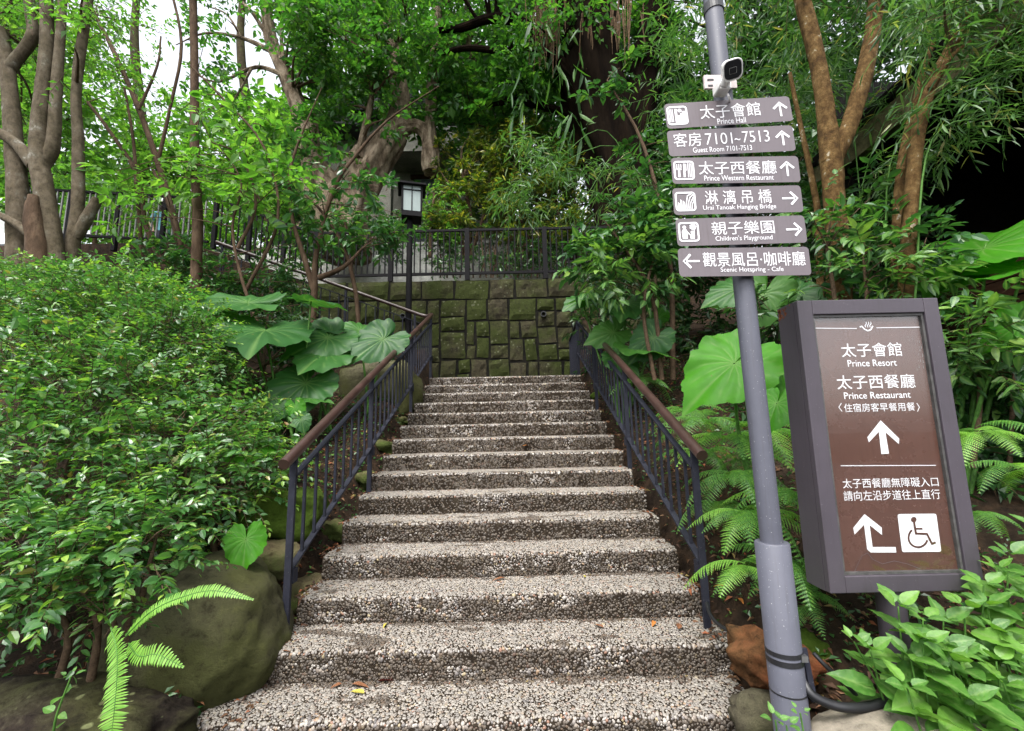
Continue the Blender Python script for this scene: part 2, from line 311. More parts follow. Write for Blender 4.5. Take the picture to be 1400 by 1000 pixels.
M['roof_tile'] = rough_mat('dark roof tile', [(.3, (.02, .02, .024)), (.7, (.05, .05, .055))], 5, .6)
m, t, b, N, L = newmat('clear sign glass')
g1 = N('ShaderNodeBsdfGlossy'); g1.inputs['Roughness'].default_value = .03; tr = N('ShaderNodeBsdfTransparent'); 
ms = N('ShaderNodeMixShader'); ms.inputs[0].default_value = .045; L(tr.outputs[0], ms.inputs[1]); L(g1.outputs[0], ms.inputs[2]); L(ms.outputs[0], t.nodes['Material Output'].inputs[0])
M['glass'] = m
M['frosted'] = paint_mat('frosted lantern glass', (.20, .245, .235), .4, .0, .05)
M['window_glass'] = paint_mat('window glass', (.10, .12, .13), .08, .0, .2, 2)
M['skin'] = paint_mat('skin', (.45, .28, .2), .5)
M['hat'] = paint_mat('white cotton hat', (.75, .73, .72), .8)
M['teal_cloth'] = paint_mat('teal cloth', (.12, .33, .38), .8)
M['dark_cloth'] = paint_mat('dark cloth', (.03, .03, .05), .8)
M['hair'] = paint_mat('dark hair', (.03, .012, .01), .5)
M['white_paint'] = paint_mat('white car paint', (.68, .69, .70), .2)
# ---------------------------------------------------------------- value noise for numpy
_tab = np.random.default_rng(3).random((64, 64))
def vnoise(x, y, oct=3):
    x = np.asarray(x, float); y = np.asarray(y, float); o = 0; a = .5; tot = 0
    for i in range(oct):
        xi = np.floor(x).astype(int); yi = np.floor(y).astype(int); fx = x-xi; fy = y-yi
        fx = fx*fx*(3-2*fx); fy = fy*fy*(3-2*fy); g = lambda u, v: _tab[u % 64, v % 64]
        o = o + a*((g(xi, yi)*(1-fx)+g(xi+1, yi)*fx)*(1-fy)+(g(xi, yi+1)*(1-fx)+g(xi+1, yi+1)*fx)*fy); tot += a
        a *= .5; x = x*2.03+17; y = y*2.03+5
    return o/tot
def sstep(x, a, b):
    t = np.clip((x-a)/(b-a), 0, 1); return t*t*(3-2*t)

RISE, RUN, Y0 = .167, .36, 2.40
def ground_z(x, y):
    x = np.asarray(x, float); y = np.asarray(y, float)
    b = np.clip(.465*(y-2.15), 0, 6.4) + .12*sstep(y, 1.9, 2.3)
    b = b + .10*np.clip(-x-1.7, 0, 5)*sstep(y, 2.2, 3.2) + .10*np.clip(x-1.6, 0, 3)*sstep(y, 2.1, 3)
    b = b + .22*sstep(x, 1.25, 1.9)*sstep(y, 1.9, 2.3)
    b = np.minimum(b, 4.6 + .15*np.clip(np.abs(x)-4, 0, 6))
    b = b + (vnoise(x*1.3+40, y*1.3+9)-.5)*.12*sstep(y, 2.0, 2.8)
    instair = (1-sstep(np.abs(x+.14), 1.36, 1.62))*(1-sstep(y, 9.05, 9.1))
    st = np.clip(.465*(y-Y0)-.12, -.12, 2.30)
    z = b*(1-instair)+np.minimum(b, st)*instair
    ramp_l = .36*np.clip(-4.3-x, 0, 2.9)
    ter = 4.86+ramp_l
    k = sstep(y, 9.12, 9.22)*(1-sstep(x, 3.4, 4.4))
    z = z*(1-k)+ter*k
    kr = sstep(y, 9.2, 10.5)*sstep(x, 3.4, 4.4)
    return z*(1-kr)+(5.0+.2*(x-3.4))*kr

# ground: one sheet, fine near the stairs, coarse to the horizon
def axis(lo, hi, fine_lo, fine_hi, step, grow):
    a = list(np.arange(fine_lo, fine_hi+1e-6, step)); s = step
    while a[-1] < hi: s *= grow; a.append(a[-1]+s)
    s = step
    while a[0] > lo: s *= grow; a.insert(0, a[0]-s)
    return np.array(a)
gx = axis(-150, 150, -8, 8, .10, 1.25); gy = axis(-60, 220, 1.6, 11, .09, 1.25)
GX, GY = np.meshgrid(gx, gy); GZ = ground_z(GX, GY)
mb = MB(); nx = len(gx); ny = len(gy); idx = np.arange(nx*ny).reshape(ny, nx)
mb.add(np.stack([GX.ravel(), GY.ravel(), GZ.ravel()], 1), np.stack([idx[:-1, :-1].ravel(), idx[:-1, 1:].ravel(), idx[1:, 1:].ravel(), idx[1:, :-1].ravel()], 1))
tag(mb.build('ground', M['soil'], smooth=True), kind='structure')
mb = MB(); mb.box((-40, -14, -.05), (40, 1.55, .004)); tag(mb.build('road', M['asphalt']), kind='structure')
mb = MB(); mb.box((-30, 9.55, 4.80), (3.3, 12.8, 4.90)); tag(mb.build('upper_path', M['concrete']), kind='structure')
lw = empty('garden_wall', (0, 12.9, 4.9), 'grey concrete garden wall across the path behind the fence', 'wall')
mb = MB(); mb.box((-14, 12.82, 4.7), (6.5, 13.0, 7.3)); mb.build('wall_body', M['concrete_pale'], lw)
mb = MB(); mb.box((-14, 12.78, 7.302), (6.5, 13.04, 7.4)); mb.build('coping', M['concrete_pale'], lw)

# ---------------------------------------------------------------- staircase
stairs = empty('stone_staircase', (-.14, Y0, 0), 'pebble faced stone staircase climbing between two iron railings to a mossy wall', 'stairs')
def pebble_block(mb, pos, nor, tan, r, el, h, fine, mat):
    n = len(pos)
    if not n: return
    bit = np.cross(nor, tan); k = 6; a = np.arange(k)*2*math.pi/k
    ph = RNG.uniform(0, 2*math.pi, n); c, s = np.cos(ph), np.sin(ph)
    t2 = tan*c[:, None]+bit*s[:, None]; b2 = -tan*s[:, None]+bit*c[:, None]
    jit = RNG.uniform(.85, 1.15, (n, k))
    def ring(f, hh): return pos[:, None, :] + t2[:, None, :]*(np.cos(a)[None, :]*jit*(r*el*f)[:, None])[..., None] + b2[:, None, :]*(np.sin(a)[None, :]*jit*(r*f)[:, None])[..., None] + nor[:, None, :]*(h*hh)[:, None, None]
    top = (pos + nor*h[:, None])[:, None, :]
    i = np.arange(k); j = (i+1) % k
    if fine:
        V = np.concatenate([ring(1.0, -.25), ring(.74, .72), top], 1); m = 2*k+1
        Q = np.stack([i, j, j+k, i+k], 1); T = np.stack([i+k, j+k, np.full(k, 2*k)], 1)
    else:
        V = np.concatenate([ring(1.0, 0.0), top], 1); m = k+1; Q = None; T = np.stack([i, j, np.full(k, k)], 1)
    off = (np.arange(n)*m)[:, None, None]; F = [(T[None]+off).reshape(-1, 3)]
    if Q is not None: F.append((Q[None]+off).reshape(-1, 4))
    mb.add(V.reshape(-1, 3), F, mat)
NOSE = .036
arc = math.pi/2*NOSE
def prof(s, k):
    """point (y, z) and normal along riser -> nose -> tread"""
    z0 = k*RISE; y0 = Y0+k*RUN; hr = RISE-NOSE
    y = np.where(s < hr, y0, np.where(s < hr+arc, y0+NOSE-NOSE*np.cos((s-hr)/NOSE), y0+NOSE+(s-hr-arc)))
    z = np.where(s < hr, z0+s, np.where(s < hr+arc, z0+hr+NOSE*np.sin((s-hr)/NOSE), z0+RISE))
    al = np.clip((s-hr)/NOSE, 0, math.pi/2)
    return y, z, -np.cos(al), np.sin(al)
NST = 15
for k in range(NST):
    last = k == NST-1
    xl, xr = (-1.64, 1.22) if k == 0 else (-1.55, 1.27) if k == 1 else (-1.47+.004*k, 1.23-.004*k)
    depth = 1.58 if last else RUN+.02
    hr = RISE-NOSE; S = np.concatenate([[0, hr*.5], hr+arc*np.linspace(0, 1, 5), [hr+arc+.12, hr+arc+depth-NOSE]])
    xs = np.linspace(xl, xr, 46); mb = MB()
    y, z, ny_, nz_ = prof(S, k)
    wob = (vnoise(xs*2.2+k*5, xs*0+k)-.5)*.02
    rows = [np.stack([xs, np.full_like(xs, y[i])+wob*(1 if i < 7 else .2)+ (.02 if 0 else 0), np.full_like(xs, z[i])+wob*.5*(i > 1)], 1) for i in range(len(S))]
    V = np.concatenate(rows); n = len(xs); F = [np.stack([i*n+np.arange(n-1), i*n+np.arange(1, n), (i+1)*n+np.arange(1, n), (i+1)*n+np.arange(n-1)], 1) for i in range(len(S)-1)]
    mb.add(V, np.concatenate(F))
    for xe, flip in ((0, 0), (n-1, 1)):            # end faces down to the ground
        e = np.array([r[xe] for r in rows]); base = e.copy(); base[:, 2] = k*RISE-.25; base[0, 2] = k*RISE-.25
        i = np.arange(len(S)-1); q = np.stack([i, i+len(S), i+1+len(S), i+1], 1); mb.add(np.concatenate([e, base]), q if flip else q[:, ::-1])
    st = mb.build('step', M['grout'], stairs)
    # pebbles pressed into riser, nose and tread
    sp = .0134 if k < 4 else .016 if k < 9 else .020
    total = hr+arc+(min(depth, .5)-NOSE)
    su, xu = np.meshgrid(np.arange(sp*.5, total-.004, sp), np.arange(xl+.008, xr-.008, sp), indexing='ij')
    su = (su+RNG.uniform(-.42, .42, su.shape)*sp).ravel(); xu = (xu+RNG.uniform(-.42, .42, xu.shape)*sp+(np.arange(su.size).reshape(xu.shape)//xu.shape[1] % 2)*sp*.5).ravel()
    su = np.clip(su, .002, total)
    y, z, ny_, nz_ = prof(su, k); wobp = np.interp(xu, xs, wob)
    pos = np.stack([xu, y+wobp*np.where(su < hr+arc, 1, .2), z+wobp*.5*(su > .03)], 1); nor = np.stack([0*xu, ny_, nz_], 1); tan = np.tile([1.0, 0, 0], (len(xu), 1))
    riser = su < hr+arc*.3; tread = su > hr+arc*.55
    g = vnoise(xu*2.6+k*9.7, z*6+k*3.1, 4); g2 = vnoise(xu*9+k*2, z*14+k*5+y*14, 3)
    far = min(1, k/8)
    keep = np.where(riser, (g < .66-.08*far) | (RNG.random(len(xu)) < .86-.35*far), RNG.random(len(xu)) < .985)
    keep &= RNG.random(len(xu)) < np.where(riser, .93-.22*far, 1)
    r = np.clip(RNG.lognormal(math.log(.0066), .27, len(xu)), .0038, .0125)*(sp/.0134)**.8
    el = RNG.uniform(1.0, 1.45, len(xu)); h = r*RNG.uniform(.35, .6, len(xu))
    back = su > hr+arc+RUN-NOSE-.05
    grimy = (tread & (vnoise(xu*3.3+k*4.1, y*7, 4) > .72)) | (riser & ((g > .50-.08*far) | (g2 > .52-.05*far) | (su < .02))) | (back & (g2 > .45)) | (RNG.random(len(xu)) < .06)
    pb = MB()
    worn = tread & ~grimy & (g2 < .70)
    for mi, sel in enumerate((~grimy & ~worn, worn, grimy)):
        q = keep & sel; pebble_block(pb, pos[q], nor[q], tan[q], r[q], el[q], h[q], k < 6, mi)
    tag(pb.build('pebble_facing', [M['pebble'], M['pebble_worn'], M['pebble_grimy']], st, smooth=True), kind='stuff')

# ---------------------------------------------------------------- stone wall with a railing on top
WY = 9.0
wall = empty('stone_wall', (-.6, WY+.1, 2.2), 'mossy green retaining wall of rough square stones behind the landing', 'wall')
mb = MB(); mb.box((-4.9, WY, 1.6), (3.6, WY+.5, 4.78)); mb.build('mortar_core', M['mortar'], wall)
rects = []; rs = random.Random(11)
def split(x0, z0, x1, z1):
    wd, ht = x1-x0, z1-z0
    if (wd < .78 and ht < .62 and wd*ht < .34 and (wd*ht < .22 or rs.random() < .65)) or wd*ht < .13:
        rects.append((x0, z0, x1, z1)); return
    f = rs.uniform(.36, .64)
    if wd/ht > 1.05 + rs.uniform(-.55, .35): split(x0, z0, x0+wd*f, z1); split(x0+wd*f, z0, x1, z1)
    else: split(x0, z0, x1, z0+ht*f); split(x0, z0+ht*f, x1, z1)
xx = -4.9
while xx < 3.5:                                     # a top course, then random ashlar below
    wd = rs.uniform(.45, .95); rects.append((xx, 4.36, min(xx+wd, 3.6), 4.80)); xx += wd
for a_, b_ in ((-4.9, -3.2), (-3.2, -1.5), (-1.5, -.05), (-.05, 1.5), (1.5, 3.6)): split(a_, 1.9, b_, 4.36)
for i, (x0, z0, x1, z1) in enumerate(rects):
    g = .021; x0 += g*rs.uniform(.6, 1.6); x1 -= g*rs.uniform(.6, 1.6); z0 += g*rs.uniform(.6, 1.5); z1 -= g*rs.uniform(.6, 1.5)
    nu, nv = max(5, int((x1-x0)/.075)), max(5, int((z1-z0)/.075)); U, W_ = np.meshgrid(np.linspace(0, 1, nu), np.linspace(0, 1, nv))
    edge = np.minimum(np.minimum(U, 1-U)*(x1-x0), np.minimum(W_, 1-W_)*(z1-z0))
    pil = .014+.024*rs.uniform(.3, 1.6)*(1-np.exp(-edge/.022))
    skew = rs.uniform(-.03, .03); X = x0+U*(x1-x0)+skew*(W_-.5)+.012*(vnoise(W_*5+i, U*0+i)-.5)*2; Z = z0+W_*(z1-z0)+rs.uniform(-.02, .02)*(U-.5)+.02*(vnoise(U*5+i*3, U*0)-.5)
    D = pil + (vnoise(X*7+i*7, Z*7, 4)-.5)*.065*(edge > 0.01)
    V = np.stack([X.ravel(), WY-D.ravel(), Z.ravel()], 1); ix = np.arange(nu*nv).reshape(nv, nu); mb = MB()
    F = [np.stack([ix[:-1, :-1].ravel(), ix[:-1, 1:].ravel(), ix[1:, 1:].ravel(), ix[1:, :-1].ravel()], 1)]
    bd = np.concatenate([ix[0, :-1], ix[:-1, -1], ix[-1, :0:-1], ix[:0:-1, 0]]); Vb = V[bd].copy(); Vb[:, 1] = WY+.02; nb = len(bd)
    bi = np.arange(nb)+nu*nv; F.append(np.stack([bd, bi, np.roll(bi, -1), np.roll(bd, -1)], 1))
    mb.add(np.concatenate([V, Vb]), F); mb.build('stone', M['wall_stone'], wall, smooth=False)
# drain holes
for px, py in ((551, 433), (743, 430)):
    p = P(px, py, WY-.08); mb = MB(); a = np.linspace(0, 2*math.pi, 15)[:-1]; ro, ri = .06, .045
    for r_ in (0,):
        V = np.concatenate([np.stack([p[0]+q*np.cos(a), np.full(14, yy), p[2]+q*np.sin(a)], 1) for q, yy in ((ro, WY+.1), (ro, WY-.12), (ri, WY-.12), (ri, WY+.1))]); k = np.arange(14); k2 = (k+1) % 14
        mb.add(V, np.concatenate([np.stack([j*14+k, j*14+k2, (j+1)*14+k2, (j+1)*14+k], 1) for j in range(3)]))
    mb.build('drain_pipe', M['black'], wall)

# fences and railings ------------------------------------------------------------
def baluster_run(root, A, B, n, zt, zb, size, mat, name='baluster', up=True):
    """n uprights between A and B (bottom points follow the line A-B), shared mesh"""
    A = np.asarray(A, float); B = np.asarray(B, float); me = None; rl = root_loc(root)
    for i in range(n):
        p = A+(B-A)*(i+1)/(n+1)
        if me is None:
            mb = MB(); mb.box((-size/2, -size/2, zb), (size/2, size/2, zt)); me = mb.mesh(name, mat)
        link(name, me, root, p-rl)
def frame_bar(root, name, A, B, w_, h_, mat):
    mb = MB(); mb.bar(A, B, w_, h_); return mb.build(name, mat, root)
FY = 9.14
zt = P(690, 314, FY)[2]; zb = P(690, 373, FY)[2]
px_ = [-4.25, -2.6, -.93, .77, 2.45, 3.6]
fence = empty('iron_fence', (-.93, FY, 4.8), 'dark iron fence of upright bars along the top of the stone wall', 'fence')
frame_bar(fence, 'top_rail', (px_[0], FY, zt), (px_[-1], FY, zt), .05, .05, M['fence_iron'])
frame_bar(fence, 'bottom_rail', (px_[0], FY, zb), (px_[-1], FY, zb), .05, .055, M['fence_iron'])
for x in px_:
    mb = MB(); mb.box((x-.05, FY-.045, zb-.16), (x+.05, FY+.045, zt+.035)); mb.build('post', M['fence_iron'], fence)
for a_, b_ in zip(px_[:-1], px_[1:]):
    baluster_run(fence, (a_, FY, 0), (b_, FY, 0), 12 if b_-a_ > 1.4 else 8, zt-.025, zb+.0275, .026, M['fence_iron'])
# the fence beyond the wall's left end: sloping up with the path, then level behind the trees
A = np.array([-4.30, 9.12, zb]); B = np.array([P(292, 332, 9.0)[0], 9.0, P(292, 332, 9.0)[2]])
f2 = empty('iron_fence', A, 'sloping iron fence section rising left behind the slender brown trunk', 'fence')
H = zt-zb
for dz, nm in ((0, 'bottom_rail'), (H, 'top_rail')): frame_bar(f2, nm, A+[0, 0, dz], B+[0, 0, dz], .045, .05, M['fence_iron'])
for q in (.30, .65, 1.0):
    p = A+(B-A)*q; mb = MB(); mb.box(p-[.04, .04, .15], p+[.04, .04, H+.03]); mb.build('post', M['fence_iron'], f2)
baluster_run(f2, A, B, 16, H-.02, .02, .026, M['fence_iron'])
A3 = B+np.array([-.12, 0, .02]); B3 = np.array([P(20, 352, 8.6)[0], 8.6, A3[2]+.1])
f3 = empty('iron_fence', A3, 'far left iron fence run half hidden behind the pale multi-stemmed tree', 'fence')
for dz, nm in ((0, 'bottom_rail'), (H, 'top_rail')): frame_bar(f3, nm, A3+[0, 0, dz], B3+[0, 0, dz], .045, .05, M['fence_iron'])
for q in (.25, .5, .75, 1.0):
    p = A3+(B3-A3)*q; mb = MB(); mb.box(p-[.04, .04, .3], p+[.04, .04, H+.03]); mb.build('post', M['fence_iron'], f3)
baluster_run(f3, A3, B3, 34, H-.02, .02, .026, M['seal'])  # pale grey bars: their reflections are put into the colour

def zh(Y): return 1.455+.465*(Y-2.95)
def step_top(Y): return RISE*(min(14, max(0, math.floor((Y-Y0)/RUN+1e-6)))+1)
def stair_railing(X, label, posts, end, dirx):
    r = empty('stair_railing', (X, 2.95, .334), label, 'railing')
    # tubular handrail
    pts = [(X, 2.82, zh(2.82)), (X, 4, zh(4)), (X, 6, zh(6)), (X, 7.6, zh(7.6))]+end
    mb = MB(); p, q = smooth_path(pts, [.036]*len(pts), 6); mb.tube(p, q, 14); mb.build('handrail', M['handrail'], r, smooth=False)
    for pl in r.children[0].data.polygons: pl.use_smooth = len(pl.vertices) == 4
    yb = posts[-1]
    top = [np.array([X, y_, zh(y_)-.15]) for y_ in (posts[0], yb)]; bot = [np.array([X, y_, zh(y_)-.74]) for y_ in (posts[0], yb)]
    frame_bar(r, 'top_bar', top[0], top[1], .042, .014, M['rail_iron']); frame_bar(r, 'bottom_bar', bot[0], bot[1], .042, .014, M['rail_iron'])
    for i, y_ in enumerate(posts):
        mb = MB(); mb.box((X-.021, y_-.012, step_top(y_)-.02), (X+.021, y_+.012, zh(y_)-.022)); mb.build('post', M['rail_iron'], r)
        mb = MB(); mb.box((X-.026, y_+.014, zh(y_)-.815), (X+.026, y_+.075, zh(y_)-.73)); mb.build('bracket', M['rail_iron'], r)
    for a_, b_ in zip(posts[:-1], posts[1:]):
        n = max(2, round((b_-a_)/.165)-1)
        baluster_run(r, (X, a_, zh(a_)), (X, b_, zh(b_)), n, -.154, -.735, .018, M['rail_iron'])
    return r
XL, XR = -1.45, 1.185
stair_railing(XL, 'left stair railing with iron bars and a reddish brown round handrail', [2.95, 4.5, 6.25, 7.72], [(XL-.02, 7.84, zh(7.84)-.005), (XL-.10, 7.92, zh(7.84)-.01), (XL-.22, 7.94, zh(7.84)+.02)], -1)
stair_railing(XR, 'right stair railing with iron bars and a brown round handrail beside the ferns', [2.95, 4.6, 6.2, 7.72], [(XR, 7.80, zh(7.80)-.01), (XR+.01, 7.9, zh(7.80)-.09)], 1)
# level railing on the right side of the landing
r = empty('landing_railing', (XR, 8.3, 2.5), 'short level railing at the right edge of the top landing', 'railing')
za = zh(7.8)-.19; zb2 = 2.56
for z_, nm in ((za, 'top_bar'), (zb2, 'bottom_bar')): frame_bar(r, nm, (XR+.02, 7.86, z_), (XR+.02, 8.86, z_-.12*(nm == 'top_bar')), .042, .014, M['rail_iron'])
mb = MB(); mb.box((XR, 8.86, 2.48), (XR+.04, 8.9, za-.10)); mb.build('post', M['rail_iron'], r)
baluster_run(r, (XR+.02, 7.86, 0), (XR+.02, 8.86, 0), 8, za-.09, zb2, .018, M['rail_iron'])
# railing of the second flight, going up to the left
A = np.array([XL-.22, 7.94, zh(7.84)+.02]); B = P(296, 331, 8.0)
r = empty('stair_railing', A-[0, 0, 1.1], 'plain dark railing rising left along the wall behind the big leaves', 'railing')
mb = MB(); p, q = smooth_path([A, A*.6+B*.4, B], [.032]*3, 4); mb.tube(p, q, 10); mb.build('handrail', M['handrail'], r, smooth=True)
d1 = np.array([0, 0, -.16]); d2 = np.array([0, 0, -.95])
frame_bar(r, 'top_bar', A+d1, B+d1, .035, .012, M['rail_iron']); frame_bar(r, 'bottom_bar', A+d2, B+d2, .035, .012, M['rail_iron'])
for q in (.03, .36, .68, .97):
    p = A+(B-A)*q; mb = MB(); mb.box(p-[.02, .012, 1.2], p+[.02, .012, -.03]); mb.build('post', M['rail_iron'], r)
baluster_run(r, A, B, 22, -.166, -.944, .018, M['rail_iron'])

# ---------------------------------------------------------------- concrete building behind
BY = 17.0
bl = empty('concrete_building', (P(520, 300, BY)[0], BY, 4.8), 'grey concrete building with a balcony half hidden behind the old trees', 'building')
def bp(x, y): q = P(x, y, BY); return q[0], q[2]
def bbox(name, x0, y0, x1, y1, ya, yb_, mat, parent=None, grow=0):
    (a0, b0), (a1, b1) = bp(x0, y0), bp(x1, y1); mb = MB(); mb.box((min(a0, a1), BY+ya, min(b0, b1)), (max(a0, a1), BY+yb_, max(b0, b1))); return mb.build(name, mat, parent if parent is not None else bl)
bbox('wall', 385, 165, 700, 330, 0, 5, M['concrete'])
bbox('roof', 470, 150, 710, 164, -.8, 5.2, M['roof_tile'])
bbox('pale_wall', 380, 200, 446, 300, -.25, -.01, M['concrete'])
bbox('eave', 370, 172, 452, 198, -1.0, -.012, M['roof_tile'])
bbox('eave', 455, 182, 500, 192, -1.0, -.012, M['roof_tile'])
bbox('balcony', 534, 212, 640, 234, -1.4, -.014, M['concrete'])
bbox('column', 530, 234, 546, 330, -1.35, -1.0, M['concrete'])
bbox('beam', 538, 200, 552, 242, -1.44, -1.41, M['concrete'])
rail = bbox('balcony_rail', 548, 205, 640, 207, -1.38, -1.34, M['seal'])
for i in range(9):
    bbox('rail_post', 550+i*11, 207.4, 551.5+i*11, 212, -1.38, -1.35, M['seal'], rail)
w1 = bbox('window', 555, 178, 592, 206, -.06, -.015, M['window_glass']); bbox('frame', 553, 176, 594, 178, -.08, -.01, M['tile_white'], w1); bbox('frame', 572, 178, 574, 206, -.08, -.061, M['tile_white'], w1)
dr = bbox('door', 566, 246, 598, 330, -.05, -.014, M['window_glass']); bbox('frame', 562, 241, 602, 245.5, -.1, -.01, M['timber'], dr); bbox('frame', 599, 246, 602, 330, -.1, -.01, M['tile_white'], dr)
tw = bbox('tile_panel', 594, 178, 640, 214, -.06, -.016, M['seal'])
for i in range(7):
    for j in range(7):
        bbox('tile', 594.6+i*6.5, 178.6+j*5, 600.3+i*6.5, 183.0+j*5, -.085, -.062, M['tile_white'], tw)
for x in (402, 424):
    wn = bbox('window', x, 218, x+13, 262, -.27, -.255, M['window_glass']); bbox('frame', x-2, 218, x, 262, -.29, -.252, M['tile_white'], wn); bbox('frame', x+13, 218, x+15, 262, -.29, -.252, M['tile_white'], wn)

# ---------------------------------------------------------------- dark timber pavilion on the right
PX = 5.0
pv = empty('timber_pavilion', (PX, 4.4, 1.6), 'black timber pavilion with a mossy eave beam and dark open side', 'pavilion')
mb = MB(); mb.box((PX+.1, 2.2, 1.4), (9.4, 6.3, 2.1)); mb.build('floor', M['timber_black'], pv)
mb = MB(); mb.box((9.3, 2.2, 2.1), (9.42, 6.3, 6.9)); mb.build('back_wall', M['timber_black'], pv)
for y_ in (6.2, 2.1):
    mb = MB(); mb.box((PX+.12, y_, 2.1), (9.3, y_+.1, 6.9)); mb.build('end_wall', M['timber_black'], pv)
zl = 2.05; k = 0
while zl < 3.3:
    hgt = .19; mb = MB(); mb.box((PX+.02*(k % 2)*.4, 2.3, zl), (PX+.06, 6.18, zl+hgt-.014)); mb.build('plank', M['timber'], pv); zl += hgt; k += 1
mb = MB(); mb.box((PX+.062, 2.3, 2.05), (PX+.09, 6.18, 3.3)); mb.build('plank_backing', M['timber_black'], pv)
bz = P(1290, 128, 4.3)[2]
bm_ = MB(); e0 = np.array([PX-.05, 6.5, 0]); e1 = np.array([PX-.05, 1.6, 0])
zE = 5.45
bm_.bar((PX-.05, 6.5, zE), (PX-.05, 1.6, zE), .10, .34); bm_.build('eave_beam', M['timber_moss'], pv)
mb = MB()
for i in range(2): pass
mb.bar((PX-.15, 4.05, zE+.26), (9.6, 4.05, zE+1.6), 5.0, .10, up=(0, 0, 1)); mb.build('roof', M['timber_black'], pv)
for y_ in (2.35, 6.1):
    mb = MB(); mb.box((PX+.1, y_-.07, 2.1), (PX+.24, y_+.07, zE+.2)); mb.build('post', M['timber_black'], pv)
for i in range(6):
    y_ = 2.2+i*.75; mb = MB(); mb.bar((PX+.05, y_, zE+.19), (9.2, y_, zE+1.40), .07, .12); mb.build('rafter', M['timber_black'], pv)
# ---------------------------------------------------------------- flat graphics helpers
def on_plane(px, py, O, U, W_, N):
    """where the ray through a photo pixel meets the plane at O; (u, w) in it"""
    d = CF + CR*((px-700)/FPX) + CU*((500-py)/FPX); t = np.dot(O-EYE, N)/np.dot(d, N)
    p = EYE+d*t; return np.array([np.dot(p-O, U), np.dot(p-O, W_)])
class Face:
    """a flat sign face: origin, axes, and a scale from photo pixels"""
    def __init__(s, O, U, N):
        s.O = np.asarray(O, float); s.U = nrm(np.asarray(U, float)); s.N = nrm(np.asarray(N, float)); s.W = np.cross(s.N, s.U)*1.0
        if s.W[2] < 0: s.W = -s.W
    def uw(s, px, py): return on_plane(px, py, s.O, s.U, s.W, s.N)
    def pos(s, uw, lift=.0015): uw = np.atleast_2d(uw); return s.O + uw[:, :1]*s.U + uw[:, 1:2]*s.W + s.N*lift
def text2d(body, weight=.0):
    c = bpy.data.curves.new('lettering', 'FONT'); c.body = body; c.resolution_u = 3; c.offset = weight
    o = bpy.data.objects.new('lettering', c); COL.objects.link(o)
    dg = bpy.context.evaluated_depsgraph_get(); me = bpy.data.meshes.new_from_object(o.evaluated_get(dg))
    V = np.array([v.co[:2] for v in me.vertices]); T = [list(p.vertices) for p in me.polygons]
    bpy.data.objects.remove(o); bpy.data.curves.remove(c); bpy.data.meshes.remove(me)
    lo, hi = V.min(0), V.max(0); return (V-(lo+hi)/2), T, hi-lo
def letters(face, parent, body, cx, cy, wpx, hpx, weight=.012, mat='letter', lift=.0018):
    V, T, sz = text2d(body, weight); c = face.uw(cx, cy)
    su = np.linalg.norm(face.uw(cx+wpx/2, cy)-face.uw(cx-wpx/2, cy)); sw = np.linalg.norm(face.uw(cx, cy+hpx/2)-face.uw(cx, cy-hpx/2))
    V = V/sz*[su, sw]+c; mb = MB()
    by = {}
    for t in T: by.setdefault(len(t), []).append(t)
    mb.add(face.pos(V, lift), [np.array(v) for v in by.values()])
    return mb.build('lettering', M[mat], parent)
def rrect(cx, cy, w_, h_, r, n=5):
    out = []
    for (sx, sy, a0) in ((1, 1, 0), (-1, 1, 90), (-1, -1, 180), (1, -1, 270)):
        for i in range(n+1):
            a = R(a0+90*i/n); out.append((cx+sx*(w_/2-r)+r*math.cos(a), cy+sy*(h_/2-r)+r*math.sin(a)))
    return np.array(out)
class Glyph:
    """flat shapes in a local square, drawn as ngons and strips"""
    def __init__(s): s.items = []
    def poly(s, pts): s.items.append((np.asarray(pts, float), [list(range(len(pts)))])); return s
    def strip(s, pts, w_, closed=False):
        p = np.asarray(pts, float); n = len(p)
        if closed: T = np.roll(p, -1, 0)-np.roll(p, 1, 0)
        else: T = np.gradient(p, axis=0)
        T = T/(np.linalg.norm(T, axis=1)[:, None]+1e-9); Nn = np.stack([-T[:, 1], T[:, 0]], 1)
        if not closed:
            for i in range(1, n-1):
                a = p[i]-p[i-1]; b = p[i+1]-p[i]; a /= np.linalg.norm(a)+1e-9; b /= np.linalg.norm(b)+1e-9
                m = np.array([-(a+b)[1], (a+b)[0]]); m /= np.linalg.norm(m)+1e-9; Nn[i] = m/max(.35, np.dot(m, [-a[1], a[0]]))
        V = np.concatenate([p-Nn*w_/2, p+Nn*w_/2]); k = range(n if closed else n-1)
        s.items.append((V, [[i, (i+1) % n, n+(i+1) % n, n+i] for i in k])); return s
    def disc(s, c, r, n=14): a = np.arange(n)*2*math.pi/n; return s.poly(np.stack([c[0]+r*np.cos(a), c[1]+r*np.sin(a)], 1))
    def build(s, name, face, parent, cx, cy, size_px, mat='letter', lift=.0018, flip=1):
        c = face.uw(cx, cy); k = np.linalg.norm(face.uw(cx+size_px/2, cy)-face.uw(cx-size_px/2, cy)); mb = MB()
        for V, F in s.items:
            V = V*[k, k]+c; by = {}
            for f in F: by.setdefault(len(f), []).append(f)
            mb.add(face.pos(V, lift), [np.array(v) for v in by.values()])
        return mb.build(name, M[mat], parent)
def arrow_glyph(direction):
    g = Glyph(); rot = {'up': 0, 'right': -90, 'left': 90}[direction]; c, s_ = math.cos(R(rot)), math.sin(R(rot))
    tr = lambda pts: [(x*c-y*s_, x*s_+y*c) for x, y in pts]
    g.strip(tr([(0, -.5), (0, .42)]), .13); g.strip(tr([(-.44, .06), (0, .46), (.44, .06)]), .15); return g
def big_arrow(pts_shaft, head):
    return Glyph().strip(pts_shaft, .16).poly(head)

